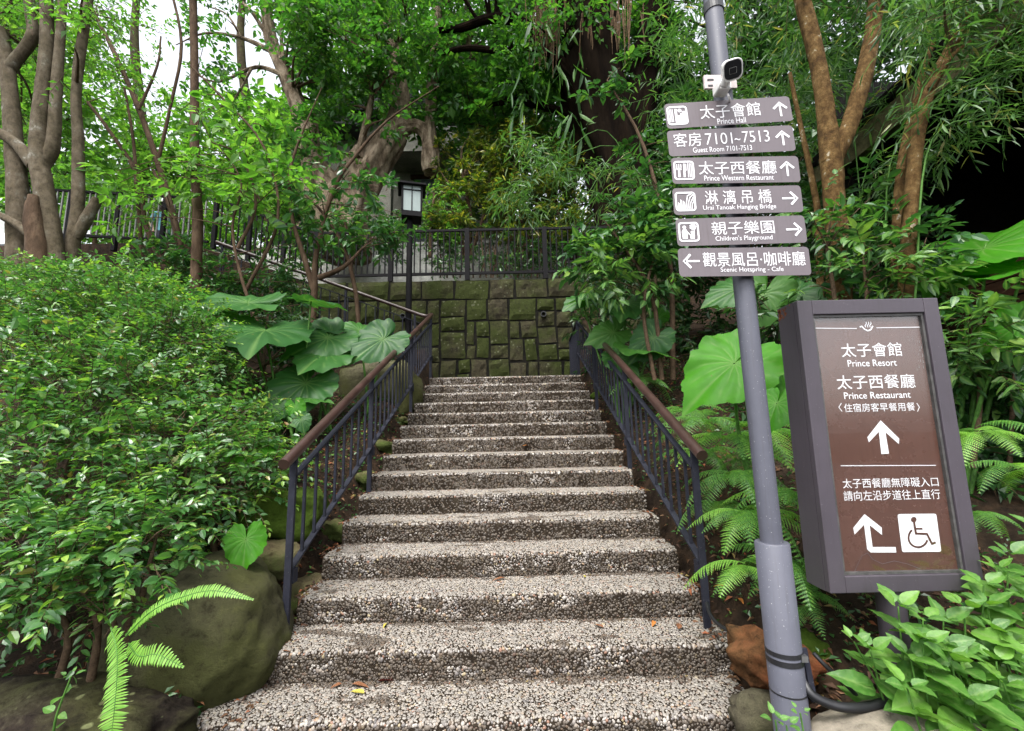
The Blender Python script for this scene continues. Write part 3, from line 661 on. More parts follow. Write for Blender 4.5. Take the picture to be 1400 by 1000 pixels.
# ---------------------------------------------------------------- direction sign pole
PB = P(1079, 960, 2.05); PT = P(974, 0, 2.05)
axis_ = (PT-PB)/(PT[2]-PB[2])
def pole_at(z): return PB+axis_*(z-PB[2])
zg = .02
sp = empty('direction_signpost', pole_at(zg), 'grey blue signpost carrying six stacked direction plates', 'signpost')
zs = PB[2] + (P(1052, 741, 2.05)[2]-PB[2]); ztop = P(974, -60, 2.05)[2]
mb = MB(); mb.tube([pole_at(zs-.05), pole_at(ztop)], [.0455, .0455], 28); mb.build('pole', M['pole_paint'], sp, smooth=False)
mb = MB(); mb.tube([pole_at(zg-.1), pole_at(zs-.004), pole_at(zs)], [.070, .070, .066], 32); mb.build('sleeve', M['pole_paint'], sp)
for ch in sp.children:
    for pl in ch.data.polygons: pl.use_smooth = len(pl.vertices) == 4
def collar(name, py, r, h, mat):
    z = P(1072, py, 2.0)[2]; mb = MB(); mb.tube([pole_at(z-h/2), pole_at(z+h/2)], [r, r], 28); mb.build(name, M[mat], sp)
collar('hose_clamp', 897, .0722, .018, 'black'); collar('hose_clamp', 908, .0722, .022, 'black'); collar('weld_ring', 953, .0712, .006, 'black')
q0 = pole_at(P(1075, 900, 2)[2])+np.array([.066, -.035, 0]); q1 = pole_at(P(1075, 962, 2)[2])+np.array([.082, -.04, 0])
mb = MB(); mb.bar(q0+[0, 0, .03], q1, .022, .012, up=(0, -1, 0)); mb.build('cover_strip', M['rail_iron'], sp)
mb = MB(); mb.box(q0+[-.03, -.03, -.012], q0+[-.004, -.006, .012]); mb.build('clamp_screw', M['steel'], sp)
mb = MB(); z6 = P(965, 2, 2)[2]; mb.tube([pole_at(z6-.02), pole_at(z6+.03)], [.05, .05], 24); mb.build('top_clamp', M['black'], sp)

PLATES = [((909, 142), (1080, 132), (1083, 165), (911, 177)), ((912, 179), (1084, 171.6), (1087.4, 206), (914.8, 214.6)),
          ((917.7, 216), (1092, 213.6), (1093.7, 249), (919.4, 251.8)), ((919.4, 257.7), (1095, 253.5), (1098, 290), (921.5, 294.4)),
          ((923, 299.7), (1100, 294.4), (1103, 332), (926.7, 336.8)), ((926.7, 339.6), (1106, 338), (1108.8, 376), (928.8, 379))]
TXT = [  # (body, cx, cy, width, height, weight)
 [('太子會館', 998, 151.5, 83, 18.5, 0), ('Prince Hall', 1000, 165.5, 39, 7.5, .001)],
 [('客房', 939.5, 191.5, 38, 18.5, 0), ('7101', 982.5, 190, 37, 15.5, -.006), ('~', 1008, 191, 8, 3, 0), ('7513', 1033, 187, 37, 15.5, -.006), ('Guest Room 7101-7513', 987.5, 204, 81, 7, .001)],
 [('太子西餐廳', 1008, 229.5, 106, 18, 0), ('Prince Western Restaurant', 1010, 243.5, 95, 7, .001)],
 [('淋 漓 吊 橋', 1009, 269.5, 91, 19, 0), ('Urai Tanoak Hanging Bridge', 1011, 284.3, 100, 8, .001)],
 [('親子樂園', 1015.5, 311.5, 86, 18, 0), ("Children's Playground", 1017, 326.5, 78, 8.5, .001)],
 [('觀景風呂·咖啡廳', 1030.5, 354.5, 140, 19.5, 0), ('Scenic Hotspring - Cafe', 1028, 369.5, 86, 8, .001)]]
ARR = [('up', 1066.5, 150, 21), ('up', 1070, 189.5, 21), ('up', 1076, 231.5, 21), ('right', 1079.5, 271.5, 21), ('right', 1085, 314, 21), ('left', 945.5, 357.5, 22)]
def icon(n):
    g = Glyph(); fr = rrect(0, 0, .92, .92, .13); g.strip(fr, .09, closed=True)
    if n == 1:      # a reception figure beside ruled lines
        for x in (-.36, -.29, -.22): g.strip([(x, -.34), (x, .36)], .035)
        g.poly([(-.12, -.4), (.0, -.4), (.0, .36), (-.12, .36)]); g.poly([(.0, -.4), (.4, -.4), (.4, .22), (.24, .22), (.24, .1), (.14, .1), (.14, .0), (.0, .0)]); g.disc((.13, .26), .1)
    if n == 3:      # fork and knife beside bars
        g.strip([(-.24, -.36), (-.24, .02)], .1); g.poly([(-.36, .02), (-.12, .02), (-.12, .10), (-.36, .10)])
        for x in (-.34, -.24, -.14): g.strip([(x, .09), (x, .34)], .045)
        g.poly([(-.04, -.36), (.06, -.36), (.06, -.06), (.12, .0), (.12, .34), (-.02, .36)])
        for x in (.2, .28, .36): g.strip([(x, -.37), (x, .37)], .04)
    if n == 4:      # a bridge seen among hills
        for i, (x, h) in enumerate(((-.34, -.1), (-.22, .05), (-.1, -.02))): g.poly([(x-.06, -.42), (x+.05, -.42), (x+.05, h), (x-.02, h+.07)])
        for x0, x1, y1 in ((.0, .12, .3), (.1, .24, .22), (.2, .34, .1), (.3, .40, -.05)): g.strip([(x0-.02, -.42), (x0+.03, -.1), (x1, y1), (.41, y1+.14)], .05)
    if n == 5:      # an adult and a child with a flower
        g.disc((-.2, .24), .09); g.poly([(-.32, -.36), (-.08, -.36), (-.06, .02), (-.12, .14), (-.28, .14), (-.34, .02)])
        g.disc((.16, -.02), .075); g.poly([(.06, -.36), (.26, -.36), (.28, -.16), (.22, -.1), (.1, -.1), (.04, -.16)]); g.strip([(-.06, -.02), (.08, -.2)], .06)
        for i in range(7): a = i*2*math.pi/7; g.disc((.22+.12*math.cos(a), .26+.12*math.sin(a)), .055, 8)
        g.disc((.22, .26), .05, 8); g.strip([(.26, -.12), (.27, .14)], .04)
    return g
ICON = {0: (926, 158.5, 28, 1), 2: (935, 233.5, 28, 3), 3: (937, 276, 28, 4), 4: (941.5, 317.5, 28, 5)}
YP = 1.975
for i, c in enumerate(PLATES):
    q = [P(x, y, YP) for x, y in c]; O = sum(q)/4; U = nrm((q[1]-q[0])+(q[2]-q[3])); f = Face(O, U, (0, -1, 0))
    wd = (np.linalg.norm(q[1]-q[0])+np.linalg.norm(q[2]-q[3]))/2; hg = np.mean([np.dot(q[0]-q[3], f.W), np.dot(q[1]-q[2], f.W)])
    mb = MB(); mb.prism(rrect(0, 0, wd, hg, .018), O, f.U, f.W, np.array([0, 1.0, 0]), .001)
    pl = mb.build('direction_plate', M['plate_paint'], sp)
    pl['label'] = ['mauve plate with a figure pictogram and up arrow', 'mauve plate with room numbers and up arrow', 'mauve plate with fork and knife pictogram', 'mauve plate with bridge pictogram and right arrow', 'mauve plate with adult and child pictogram', 'mauve plate with left arrow'][i]
    mb = MB(); mb.box(O+[-.12, .008, -.012], O+[.12, .03, .012]); mb.build('clamp', M['rail_iron'], pl)
    for t in TXT[i]: letters(f, pl, *t[:5], weight=t[5])
    d, x, y, s_ = ARR[i]; arrow_glyph(d).build('arrow', f, pl, x, y, s_)
    if i in ICON: x, y, s_, n = ICON[i]; icon(n).build('pictogram', f, pl, x, y, s_)

# ---------------------------------------------------------------- surveillance camera on the pole
co = P(1000, 97, 1.80)
sc = empty('surveillance_camera', P(990, 122, 1.93), 'white bullet surveillance camera clamped to the signpost above the plates', 'camera')
def box_px(name, x0, y0, x1, y1, Y, d, mat, parent, r=.003):
    a, b = P(x0, y0, Y), P(x1, y1, Y); c = (a+b)/2; mb = MB(); mb.prism(rrect(0, 0, abs(b[0]-a[0]), abs(a[2]-b[2]), r), c, np.array([1.0, 0, 0]), np.array([0, 0, 1.0]), np.array([0, 1.0, 0]), d); return mb.build(name, M[mat], parent)
box_px('bracket', 962, 103, 1008, 120, 1.985, .012, 'bracket', sc)
box_px('bracket_slot', 967, 108, 976, 110.5, 1.9835, .001, 'black', sc)
box_px('bracket_slot', 968, 116, 975, 118.5, 1.9835, .001, 'black', sc)
box_px('junction_box', 981, 108, 1000, 121, 1.925, .058, 'white_plastic', sc, .01)
for x, y in ((983.5, 110), (997.5, 110), (983.5, 119), (997.5, 119)): box_px('screw', x-.8, y-.8, x+.8, y+.8, 1.9235, .002, 'steel', sc, .001)
a = P(990.5, 114, 1.922); b = P(997, 106, 1.88)
mb = MB(); p, q = smooth_path([a, a+[.0, -.03, .005], b], [.026, .017, .016], 4); mb.tube(p, q, 14); mb.build('swivel_arm', M['white_plastic'], sc, smooth=True)
# housing: a rounded barrel pointing at the viewer, slightly down
f0 = P(1002, 96, 1.80); ax = nrm(nrm(f0-EYE)+np.array([-.10, 0, .03])); ax = nrm(ax); u = nrm(np.cross(ax, (0, 0, 1))); v = np.cross(u, ax)
sec = rrect(0, 0, .084, .088, .026); prev = None
mb = MB(); n = len(sec); V = []
for t, k in ((0, .96), (.008, 1.0), (.10, .98), (.12, .85)): V.append(f0+ax*t+sec[:, :1]*k*u+sec[:, 1:]*k*v)
k = np.arange(n); k2 = (k+1) % n
mb.add(np.concatenate(V), [np.concatenate([np.stack([i*n+k, i*n+k2, (i+1)*n+k2, (i+1)*n+k], 1) for i in range(3)]), (3*n+k)[None], k[::-1][None]]); hsg = mb.build('housing', M['white_plastic'], sc)
mb = MB(); s2 = rrect(0, .002, .072, .074, .022); mb.prism(s2, f0-ax*.002, u, v, ax, .0015); fg = mb.build('lens_window', M['black_gloss'], hsg)
mb = MB(); mb.prism(rrect(0, -.002, .032, .026, .004), f0-ax*.0035, u, v, ax, .001); mb.build('lens', M['seal'], hsg)
mb = MB(); mb.prism(rrect(0, -.002, .028, .022, .003), f0-ax*.0045, u, v, ax, .0008); mb.build('lens_glass', M['black_gloss'], hsg)
mb = MB(); p, q = smooth_path([P(995, 129, 1.94), P(997, 134, 1.93), P(998, 140, 1.99)], [.005]*3, 4); mb.tube(p, q, 6); mb.build('cable', M['white_plastic'], sc)

# ---------------------------------------------------------------- lightbox sign
BYF = 2.2; DEP = .17
TL, TR_, BL, BR_ = P(1089, 410.5, BYF), P(1282, 407.8, BYF), P(1136, 811, BYF), P(1348, 809, BYF)
O = (TL+TR_+BL+BR_)/4; wd = (np.linalg.norm(TR_-TL)+np.linalg.norm(BR_-BL))/2; hg = ((TL-BL)[2]+(TR_-BR_)[2])/2
lean = (TL+TR_-BL-BR_)[0]/2/hg
bs = empty('sign_box', (O[0], BYF+.09, ground_z(O[0], BYF+.1)), 'large dark framed sign box with brown face on one round leg', 'sign')
U = np.array([1.0, 0, 0]); W_ = nrm(np.array([lean, 0, 1.0])); N = np.array([0, -1.0, 0]); Bk = np.array([0, 1.0, 0])
f = Face(O, U, N); f.W = W_ - U*np.dot(W_, U) ; f.W = np.array([0, 0, 1.0])
def at_(u_, w_, y=0.0): return O+U*(u_+lean*w_)+np.array([0, 0, 1.0])*w_+Bk*y
def slab(mb, u0, u1, w0, w1, y0, y1, mat=0):
    V = np.array([at_(u_, w_, y) for u_ in (u0, u1) for y in (y0, y1) for w_ in (w0, w1)])
    mb.add(V, np.array([[0, 1, 3, 2], [4, 6, 7, 5], [0, 4, 5, 1], [2, 3, 7, 6], [0, 2, 6, 4], [1, 5, 7, 3]]), mat)
fw = .076; hw, hh = wd/2, hg/2
mb = MB(); slab(mb, -hw, hw, -hh, hh, .034, DEP); cab = mb.build('cabinet', M['cabinet_side'], bs)
fr = MB(); slab(fr, -hw, -hw+fw, -hh, hh, 0, .0338); slab(fr, hw-fw, hw, -hh, hh, 0, .0338); slab(fr, -hw+fw+.0003, hw-fw-.0003, hh-fw, hh, .0006, .0338); slab(fr, -hw+fw+.0003, hw-fw-.0003, -hh, -hh+fw, .0006, .0338)
fro = fr.build('front_frame', M['cabinet'], bs)
bvm = fro.modifiers.new('bevel', 'BEVEL'); bvm.width = .004; bvm.segments = 2
g_ = MB(); t_ = .013
slab(g_, -hw+fw+.001, -hw+fw+t_, -hh+fw, hh-fw, .012, .032); slab(g_, hw-fw-t_, hw-fw-.001, -hh+fw, hh-fw, .012, .032); slab(g_, -hw+fw+t_, hw-fw-t_, hh-fw-t_, hh-fw-.001, .0126, .032); slab(g_, -hw+fw+t_, hw-fw-t_, -hh+fw+.001, -hh+fw+t_, .0126, .032)
g_.build('gasket', M['gasket'], bs)
PYO = .0285
mb = MB(); slab(mb, -hw+fw+t_-.003, hw-fw-t_+.003, -hh+fw+t_-.003, hh-fw-t_+.003, PYO, .0335); pan = mb.build('face_panel', M['panel'], bs)
mb = MB(); slab(mb, -hw+fw+t_-.001, hw-fw-t_+.001, -hh+fw+t_-.001, hh-fw-t_+.001, .0195, .0225); mb.build('cover_glass', M['glass'], bs)
ff = Face(O+Bk*PYO, U, N); ff.W = np.array([0, 0, 1.0])
for b_ in [('太子會館', 1191, 478.5, 83, 18.5, .001), ('Prince Resort', 1192, 496.5, 67, 9, .004), ('太子西餐廳', 1197, 522, 107, 19, .001), ('Prince Restaurant', 1199, 540.5, 91, 9, .004),
           ('住宿房客早餐用餐', 1202, 557, 97, 11.5, 0), ('太子西餐廳無障礙入口', 1217, 660, 131, 13, 0), ('請向左沿步道往上直行', 1219, 677, 132, 13.5, 0)]:
    letters(ff, pan, *b_[:5], weight=b_[5])
for xs_, s_ in (((1150, 1146.5, 1151), 1), ((1253, 1256.5, 1254), -1)):   # angle brackets round the third line
    g = Glyph(); pts = [ff.uw(xs_[0], 551.5), ff.uw(xs_[1], 557), ff.uw(xs_[2], 563)]; g.strip(pts, .0035)
    mb = MB(); [mb.add(ff.pos(V, .0018), np.array(F)) for V, F in g.items]; mb.build('lettering', M['letter'], pan)
def px_strip(name, pts, wpx, closed=False, mat='letter', lift=.0018):
    g = Glyph(); c = ff.uw(*pts[0]); k = np.linalg.norm(ff.uw(pts[0][0]+1, pts[0][1])-c); g.strip([ff.uw(*p) for p in pts], wpx*k, closed)
    mb = MB(); [mb.add(ff.pos(V, lift), np.array(F)) for V, F in g.items]; return mb.build(name, M[mat], pan)
def px_poly(name, polys, mat='letter', lift=.0018):
    mb = MB()
    for p in polys: mb.add(ff.pos(np.array([ff.uw(*q) for q in p]), lift), np.arange(len(p))[::-1][None])
    return mb.build(name, M[mat], pan)
px_strip('rule_line', [(1113, 449), (1171, 449.5)], .9); px_strip('rule_line', [(1198, 448.5), (1266, 447.5)], .9); px_strip('rule_line', [(1149, 637), (1279, 636.5)], 1.0)
# emblem: a bowl stroke with rising steam
px_strip('emblem', [(1175, 447.5), (1178, 446.5), (1181, 450), (1186, 452.6), (1190, 451.2), (1193, 446)], 1.7)
for dx in (0, 3.2, 6.4): px_strip('emblem', [(1183+dx, 448), (1182.2+dx, 445.5), (1184.2+dx, 443), (1183.6+dx, 440.3)], 1.0)
px_poly('arrow', [[(1203.5, 575), (1229, 600), (1228.5, 607.5), (1210.2, 591), (1215, 620.5), (1204.5, 621), (1201.2, 590.5), (1187.5, 605), (1185.5, 598)]])
px_poly('arrow', [[(1181.5, 703), (1205, 721.5), (1205.5, 731.5), (1188.5, 718), (1192.5, 748), (1224, 748), (1225, 755.5), (1190, 755.5), (1185.2, 751), (1181, 717.5), (1168, 731), (1166.2, 722)]])
sqc = [(1226.5, 703), (1279.5, 702.5), (1286.5, 754.5), (1233, 755)]
sq = []
for i in range(4):
    p0, p1, p2 = (np.array(sqc[(i+j-1) % 4], float) for j in range(3)); a_ = p1+(p0-p1)/np.linalg.norm(p0-p1)*3; b_ = p1+(p2-p1)/np.linalg.norm(p2-p1)*3
    for t in np.linspace(0, 1, 4): sq.append(tuple((1-t)**2*a_+2*t*(1-t)*p1+t*t*b_))
px_strip('face_mark', [(1166, 786), (1172, 772), (1178, 760), (1186, 756), (1193, 765), (1206, 771), (1222, 767), (1240, 771), (1258, 778)], .6, mat='plate_edge')  # thin wavy greyish line low on the face panel
px_poly('access_symbol', [sq])
a = np.linspace(R(118), R(352), 22)
px_strip('access_symbol', [(1254.5+13*math.cos(t)+(0), 735+13.2*math.sin(-t)*1.0) for t in np.linspace(R(130), R(345), 22)], 2.6, mat='panel', lift=.003)
px_strip('access_symbol', [(1249, 714), (1251.5, 729.5), (1266.5, 730), (1273.5, 743.5), (1278.5, 741.5)], 2.8, mat='panel', lift=.0034)
px_strip('access_symbol', [(1250.5, 723), (1260.5, 723)], 2.4, mat='panel', lift=.003)
px_poly('access_symbol', [[(1248.6+3.9*math.cos(t), 710.5+3.9*math.sin(t)) for t in np.linspace(0, 2*math.pi, 13)[:-1]]], 'panel', .003)
# scratches and rust marks that belong to the box
mb = MB()
for _ in range(26):
    u_, w_ = RNG.uniform(-hw+fw+.35, hw-fw-.02), hh-fw-RNG.uniform(.12, .32); u_ = hw-fw-.02-abs(RNG.normal(0, .03)); s_ = RNG.uniform(.002, .007)
    q = np.array([at_(u_, w_, PYO), at_(u_+s_*.6, w_+.3*s_, PYO), at_(u_+s_*.5, w_+3*s_, PYO)])+N*.0016; mb.add(q, np.array([[0, 1, 2]]))
mb.build('face_mark', M['seal'], pan)
mb = MB(); c0 = at_(-hw-.0012, hh-.03, DEP-.05)
for _ in range(22):
    d_ = np.array([-.0012, abs(RNG.normal(0, .05)), -abs(RNG.normal(0, .03))]); p_ = at_(-hw, hh-.004, DEP)+d_*[1, -1, 1]; s_ = RNG.uniform(.004, .016)
    mb.add(p_+np.array([[0, -s_, 0], [0, s_*.7, s_*.2], [0, s_*.2, -s_*1.4]]), np.array([[0, 1, 2]]))
mb.build('rust_patch', M['rust'], cab)
legc = at_(-.02, -hh, DEP/2)
mb = MB(); mb.tube([(legc[0]+.012, legc[1]+.03, ground_z(legc[0], legc[1])-.1), legc], [.060, .060], 24); lg = mb.build('leg', M['cabinet'], bs)
for pl in lg.data.polygons: pl.use_smooth = len(pl.vertices) == 4

# ---------------------------------------------------------------- lantern post at the top of the stairs
LY = 8.05
lp = empty('lantern_post', P(558, 520, LY)*[1, 1, 0]+[0, 0, 2.5], 'black lantern post with frosted panes beside the left railing top', 'lamp')
xl = P(559, 400, LY)[0]; zb = P(562, 301, LY)[2]; k = 1/pxm(P(562, 275, LY))
mb = MB(); mb.tube([(xl, LY, 2.3), (xl, LY, zb)], [.062, .055], 16); pp = mb.build('pole', M['fence_iron'], lp)
for pl in pp.data.polygons: pl.use_smooth = len(pl.vertices) == 4
lx = P(563, 275, LY)[0]; hwL = 12.5*k; hL = 43*k; rot = R(14)
def lrot(pts): pts = np.asarray(pts, float); c, s_ = math.cos(rot), math.sin(rot); return np.stack([lx+pts[:, 0]*c-pts[:, 1]*s_, LY+pts[:, 0]*s_+pts[:, 1]*c, pts[:, 2]], 1)
def lbox(name, a, b, mat, parent=lp):
    mb = MB(); mb.box(a, b); mb.V = [lrot(v) for v in mb.V]; return mb.build(name, M[mat], parent)
lbox('base_plate', (-hwL*1.05, -hwL*1.05, zb), (hwL*1.05, hwL*1.05, zb+7*k), 'fence_iron')
z0 = zb+7*k; z1 = zb+hL
for sx in (-1, 1):
    for sy in (-1, 1): lbox('corner_bar', (sx*hwL-.018, sy*hwL-.018, z0), (sx*hwL+.018, sy*hwL+.018, z1), 'fence_iron')
for s_ in (-1, 1):
    for ax_ in (0, 1):
        a = [0, 0, 0]; b = [0, 0, 0]
        a[ax_] = s_*(hwL-.004)-.004; b[ax_] = s_*(hwL-.004)+.004; a[1-ax_] = -hwL+.019; b[1-ax_] = hwL-.019; a[2] = z0; b[2] = z1
        pn = lbox('pane', a, b, 'frosted')
        a2, b2 = list(a), list(b); a2[1-ax_], b2[1-ax_] = -.009, .009; a2[ax_] = s_*(hwL+.002)-.010; b2[ax_] = s_*(hwL+.002)+.010; lbox('glazing_bar', a2, b2, 'fence_iron', pn)
        a3, b3 = list(a), list(b); a3[ax_] = s_*(hwL+.002)-.011; b3[ax_] = s_*(hwL+.002)+.011; a3[2], b3[2] = z1-7*k, z1-5.6*k; lbox('glazing_bar', a3, b3, 'fence_iron', pn)
mb = MB(); o_ = hwL+6*k
V = [(-o_, -o_, z1), (o_, -o_, z1), (o_, o_, z1), (-o_, o_, z1), (-o_, -o_, z1+2.2*k), (o_, -o_, z1+2.2*k), (o_, o_, z1+2.2*k), (-o_, o_, z1+2.2*k), (-.10, -.10, z1+7*k), (.10, -.10, z1+7*k), (.10, .10, z1+7*k), (-.10, .10, z1+7*k)]
i = np.arange(4); j = (i+1) % 4
mb.add(lrot(V), [np.concatenate([np.array([[3, 2, 1, 0], [8, 9, 10, 11]]), np.stack([i, j, j+4, i+4], 1), np.stack([i+4, j+4, j+8, i+8], 1)])]); mb.build('roof', M['fence_iron'], lp)

# ---------------------------------------------------------------- cables
def cable(name, pts, r, mat, label, ridged=False):
    p, q = smooth_path(pts, [r]*len(pts), 10); n = len(p)
    if ridged:
        p, q = smooth_path(pts, [r]*len(pts), 34); q = q*(1+.09*np.sign(np.sin(np.arange(len(p))*math.pi/1.0+.5)))
    o = empty(name, p[0], label, 'cable'); mb = MB(); mb.tube(p-0, q, 8); sh = mb.build('sheath', M[mat], o, smooth=True); return o
def G(px, py, Y, lift=.02): q = P(px, py, Y); return np.array([q[0], q[1], ground_z(q[0], q[1])+lift])
cable('conduit', [P(1097, 925, 2.04), P(1108, 948, 2.0), P(1132, 962, 1.98), P(1160, 968, 1.97), P(1190, 966, 1.98), P(1225, 955, 2.0)], .0175, 'black', 'ribbed black conduit curving from the signpost foot toward the rock', True)
cable('electric_cable', [P(966, 825, 2.9), P(972, 842, 2.8), P(985, 856, 2.7), P(1005, 866, 2.6), P(1030, 871, 2.5), P(1050, 873, 2.35)], .011, 'black', 'thin black cable lying between right railing foot and signpost')
cable('electric_cable', [P(1112, 893, 2.12), P(1128, 910, 2.1), P(1150, 930, 2.1), P(1168, 948, 2.1), P(1180, 962, 2.1)], .009, 'black', 'stiff black cable end sticking out of the soil by the signpost')
# ---------------------------------------------------------------- foliage builders
UP = np.array([0, 0, 1.0])
def leaf_block(mb, base, ld, ln, length, wr, kind=4, mat=0, fold=.18, curl=.12):
    """leaves with a raised fold along the midrib: 2 triangles (kind 4) or 8 (kind 8)"""
    n = len(base); L = np.broadcast_to(length, (n,))[:, None]; ls = nrm(np.cross(ld, ln)); ln = np.cross(ls, ld); w_ = L*wr/2
    tip = base+ld*L-ln*L*curl
    if kind == 4:
        m = base+ld*L*.42+ln*w_*fold*2
        V = np.stack([base, m-ls*w_, tip, m+ls*w_], 1); F = np.array([[0, 3, 2], [0, 2, 1]])
    else:
        m1 = base+ld*L*.28; m2 = base+ld*L*.66-ln*L*curl*.35; u = ln*w_*fold*2
        V = np.stack([base, m1-ls*w_*.92+u, m1, m1+ls*w_*.92+u, m2-ls*w_*.78+u*.8, m2, m2+ls*w_*.78+u*.8, tip], 1)
        F = np.array([[0, 2, 1], [0, 3, 2], [1, 2, 5], [1, 5, 4], [2, 3, 6], [2, 6, 5], [4, 5, 7], [5, 6, 7]])
    k = V.shape[1]; mb.add(V.reshape(-1, 3), (F[None]+(np.arange(n)*k)[:, None, None]).reshape(-1, 3), mat)
def spray_layout(starts, dirs, L, n, rng, droop=.25, spread=.9, flat=.35, leafdroop=.15, t0=.12):
    S = len(starts); L = np.broadcast_to(L, (S,))[:, None, None]; t = np.linspace(t0, 1, n)[None, :, None]
    pos = starts[:, None]+dirs[:, None]*L*t-UP*droop*L*t*t; tan = nrm(dirs[:, None]-2*UP*droop*t)
    upr = nrm(UP+rng.normal(0, flat, (S, 1, 3))); side = nrm(np.cross(tan, np.broadcast_to(upr, tan.shape)))
    sg = np.where((np.arange(n) % 2) == 0, 1.0, -1.0)[None, :, None]; end = (t > .97)
    ld = nrm(tan*np.where(end, 1, .6)+side*sg*np.where(end, .1, spread)+rng.normal(0, .22, tan.shape)-UP*leafdroop)
    ln = nrm(upr+rng.normal(0, .30, tan.shape)); ln = nrm(ln-ld*np.sum(ln*ld, -1, keepdims=True))
    return pos.reshape(-1, 3), ld.reshape(-1, 3), ln.reshape(-1, 3), pos
def twig_block(mb, starts, pos, r, mat=0):
    """a thin three-sided twig under each spray"""
    q = np.stack([starts, pos[:, pos.shape[1]//2], pos[:, -1]], 1); S = len(q); tan = nrm(q[:, 2]-q[:, 0]); a = nrm(np.cross(tan, UP+.01)); b = np.cross(tan, a)
    V = []
    for i, rr in enumerate((r, r*.7, r*.35)):
        for c, s_ in ((1, 0), (-.5, .87), (-.5, -.87)): V.append(q[:, i]+a*c*rr+b*s_*rr)
    V = np.stack(V, 1); F = np.array([[i*3+j, i*3+(j+1) % 3, i*3+3+(j+1) % 3, i*3+3+j] for i in (0, 1) for j in range(3)])
    mb.add(V.reshape(-1, 3), (F[None]+(np.arange(S)*9)[:, None, None]).reshape(-1, 4), mat)
def ball(rng, n, shell=.0):
    d = nrm(rng.normal(0, 1, (n, 3))); return d*((shell**3+(1-shell**3)*rng.random((n, 1)))**(1/3)), d
OPEN = [(200, 258, 258, 322, 0, 9.6, .12), (0, 235, 50, 325, 0, 10.8, .35), (430, 150, 645, 300, 0, 11.3, .38), (538, 240, 588, 315, 0, 9.5, 0), (590, 300, 830, 380, 0, 9.6, .05), (415, 380, 790, 520, 4.6, 9, .03), (300, 395, 450, 555, 0, 5.6, .0), (745, 55, 862, 215, 0, 10.1, .2), (1258, 110, 1400, 312, 3.75, 12, .0),
        (225, 10, 400, 128, 0, 30, .28), (60, 130, 150, 205, 0, 30, .3), (0, 60, 132, 345, 0, 6.2, .25), (290, 325, 440, 375, 0, 8.9, .3)]
def kept(p, rng):
    """gaps in the foliage: which sprays grow"""
    v = p-EYE; d = v@CF; x = 700+FPX*(v@CR)/d; y = 500-FPX*(v@CU)/d; k = np.ones(len(p), bool); r = rng.random(len(p))
    for x0, y0, x1, y1, ya, yb, q in OPEN: k &= ~((x > x0) & (x < x1) & (y > y0) & (y < y1) & (p[:, 1] > ya) & (p[:, 1] < yb) & (r > q))
    return k
def clumps_px(x0, y0, x1, y1, Ya, Yb, n, r, rng, jitter=.35):
    out = []
    for i in range(n):
        p = P(rng.uniform(x0, x1), rng.uniform(y0, y1), rng.uniform(Ya, Yb)); out.append((p, r*rng.uniform(1-jitter, 1+jitter)))
    return out
def fill_crown(leafmb, twigmb, clumps, rng, per, nleaf, leaf, wr, twigL, kind=4, droop=.25, outward=.8, upbias=.25, spread=.9, leafdroop=.2, twigr=.004, squash=.75, keep=None, flat=.35):
    for c, r in clumps:
        n = max(2, int(per*rng.uniform(.7, 1.3))); off, d = ball(rng, n, .1); st = c+off*r*[1, 1, squash]
        kp = kept(st, rng); st, off, n = st[kp], off[kp], int(kp.sum())
        if n < 1: continue
        dirs = nrm(off*outward+rng.normal(0, .5, (n, 3))*.8+UP*upbias)
        b, ld, ln, pos = spray_layout(st, dirs, twigL*rng.uniform(.6, 1.3, n), nleaf, rng, droop, spread, flat, leafdroop)
        lf = leaf*rng.lognormal(0, .2, len(b)); k = rng.random(len(b)) < .93
        leaf_block(leafmb, b[k], ld[k], ln[k], lf[k], wr, kind)
        if twigmb is not None: twig_block(twigmb, st-dirs*twigL*.25, pos, twigr)
def nearest_on(paths, c):
    best = None
    for p, r in paths:
        d = np.linalg.norm(p-c, axis=1)+np.maximum(0, p[:, 2]-c[2])*1.5; i = int(np.argmin(d))
        if best is None or d[i] < best[0]: best = (d[i], p[i], r[i])
    return best
def plant(name, label, cat, base, stems, bark, clumps, leafmat, rng, group=None, branches=True, crown='crown', stemname='trunk', br=.025, seg=9, wob=.06, ridge=0.0, **kw):
    """stems: list of (points, radii); foliage in clumps joined to the stems by branches"""
    o = empty(name, base, label, cat, group); paths = []
    for i, (pts, rad) in enumerate(stems):
        p, r = smooth_path(pts, rad, 5); paths.append((p, r)); mb = MB(); mb.tube(p, r, seg, wob=wob, seed=i, ridge=ridge); mb.build(stemname, M[bark], o, smooth=True)
    lm, tm = MB(), MB()
    if branches and paths:
        for c, r in clumps:
            d, q, qr = nearest_on(paths, c)
            if d < .08 or d > 7: continue
            mid = (q+c)/2+rng.normal(0, .12, 3)*d*.5+UP*.06*d; p, rr = smooth_path([q, mid, c], [min(qr*.8, br), min(qr*.7, br*.6), .006], 4); tm.tube(p, rr, 5)
    if clumps: fill_crown(lm, tm, clumps, rng, **kw)
    if tm.n: tag(tm.build('twigs', M['twig'] if bark not in ('bark_dark', 'bark_moss') else M[bark], o), kind='stuff')
    if lm.n: lm.build(crown, M[leafmat], o)
    return o

rg = np.random.default_rng(21)
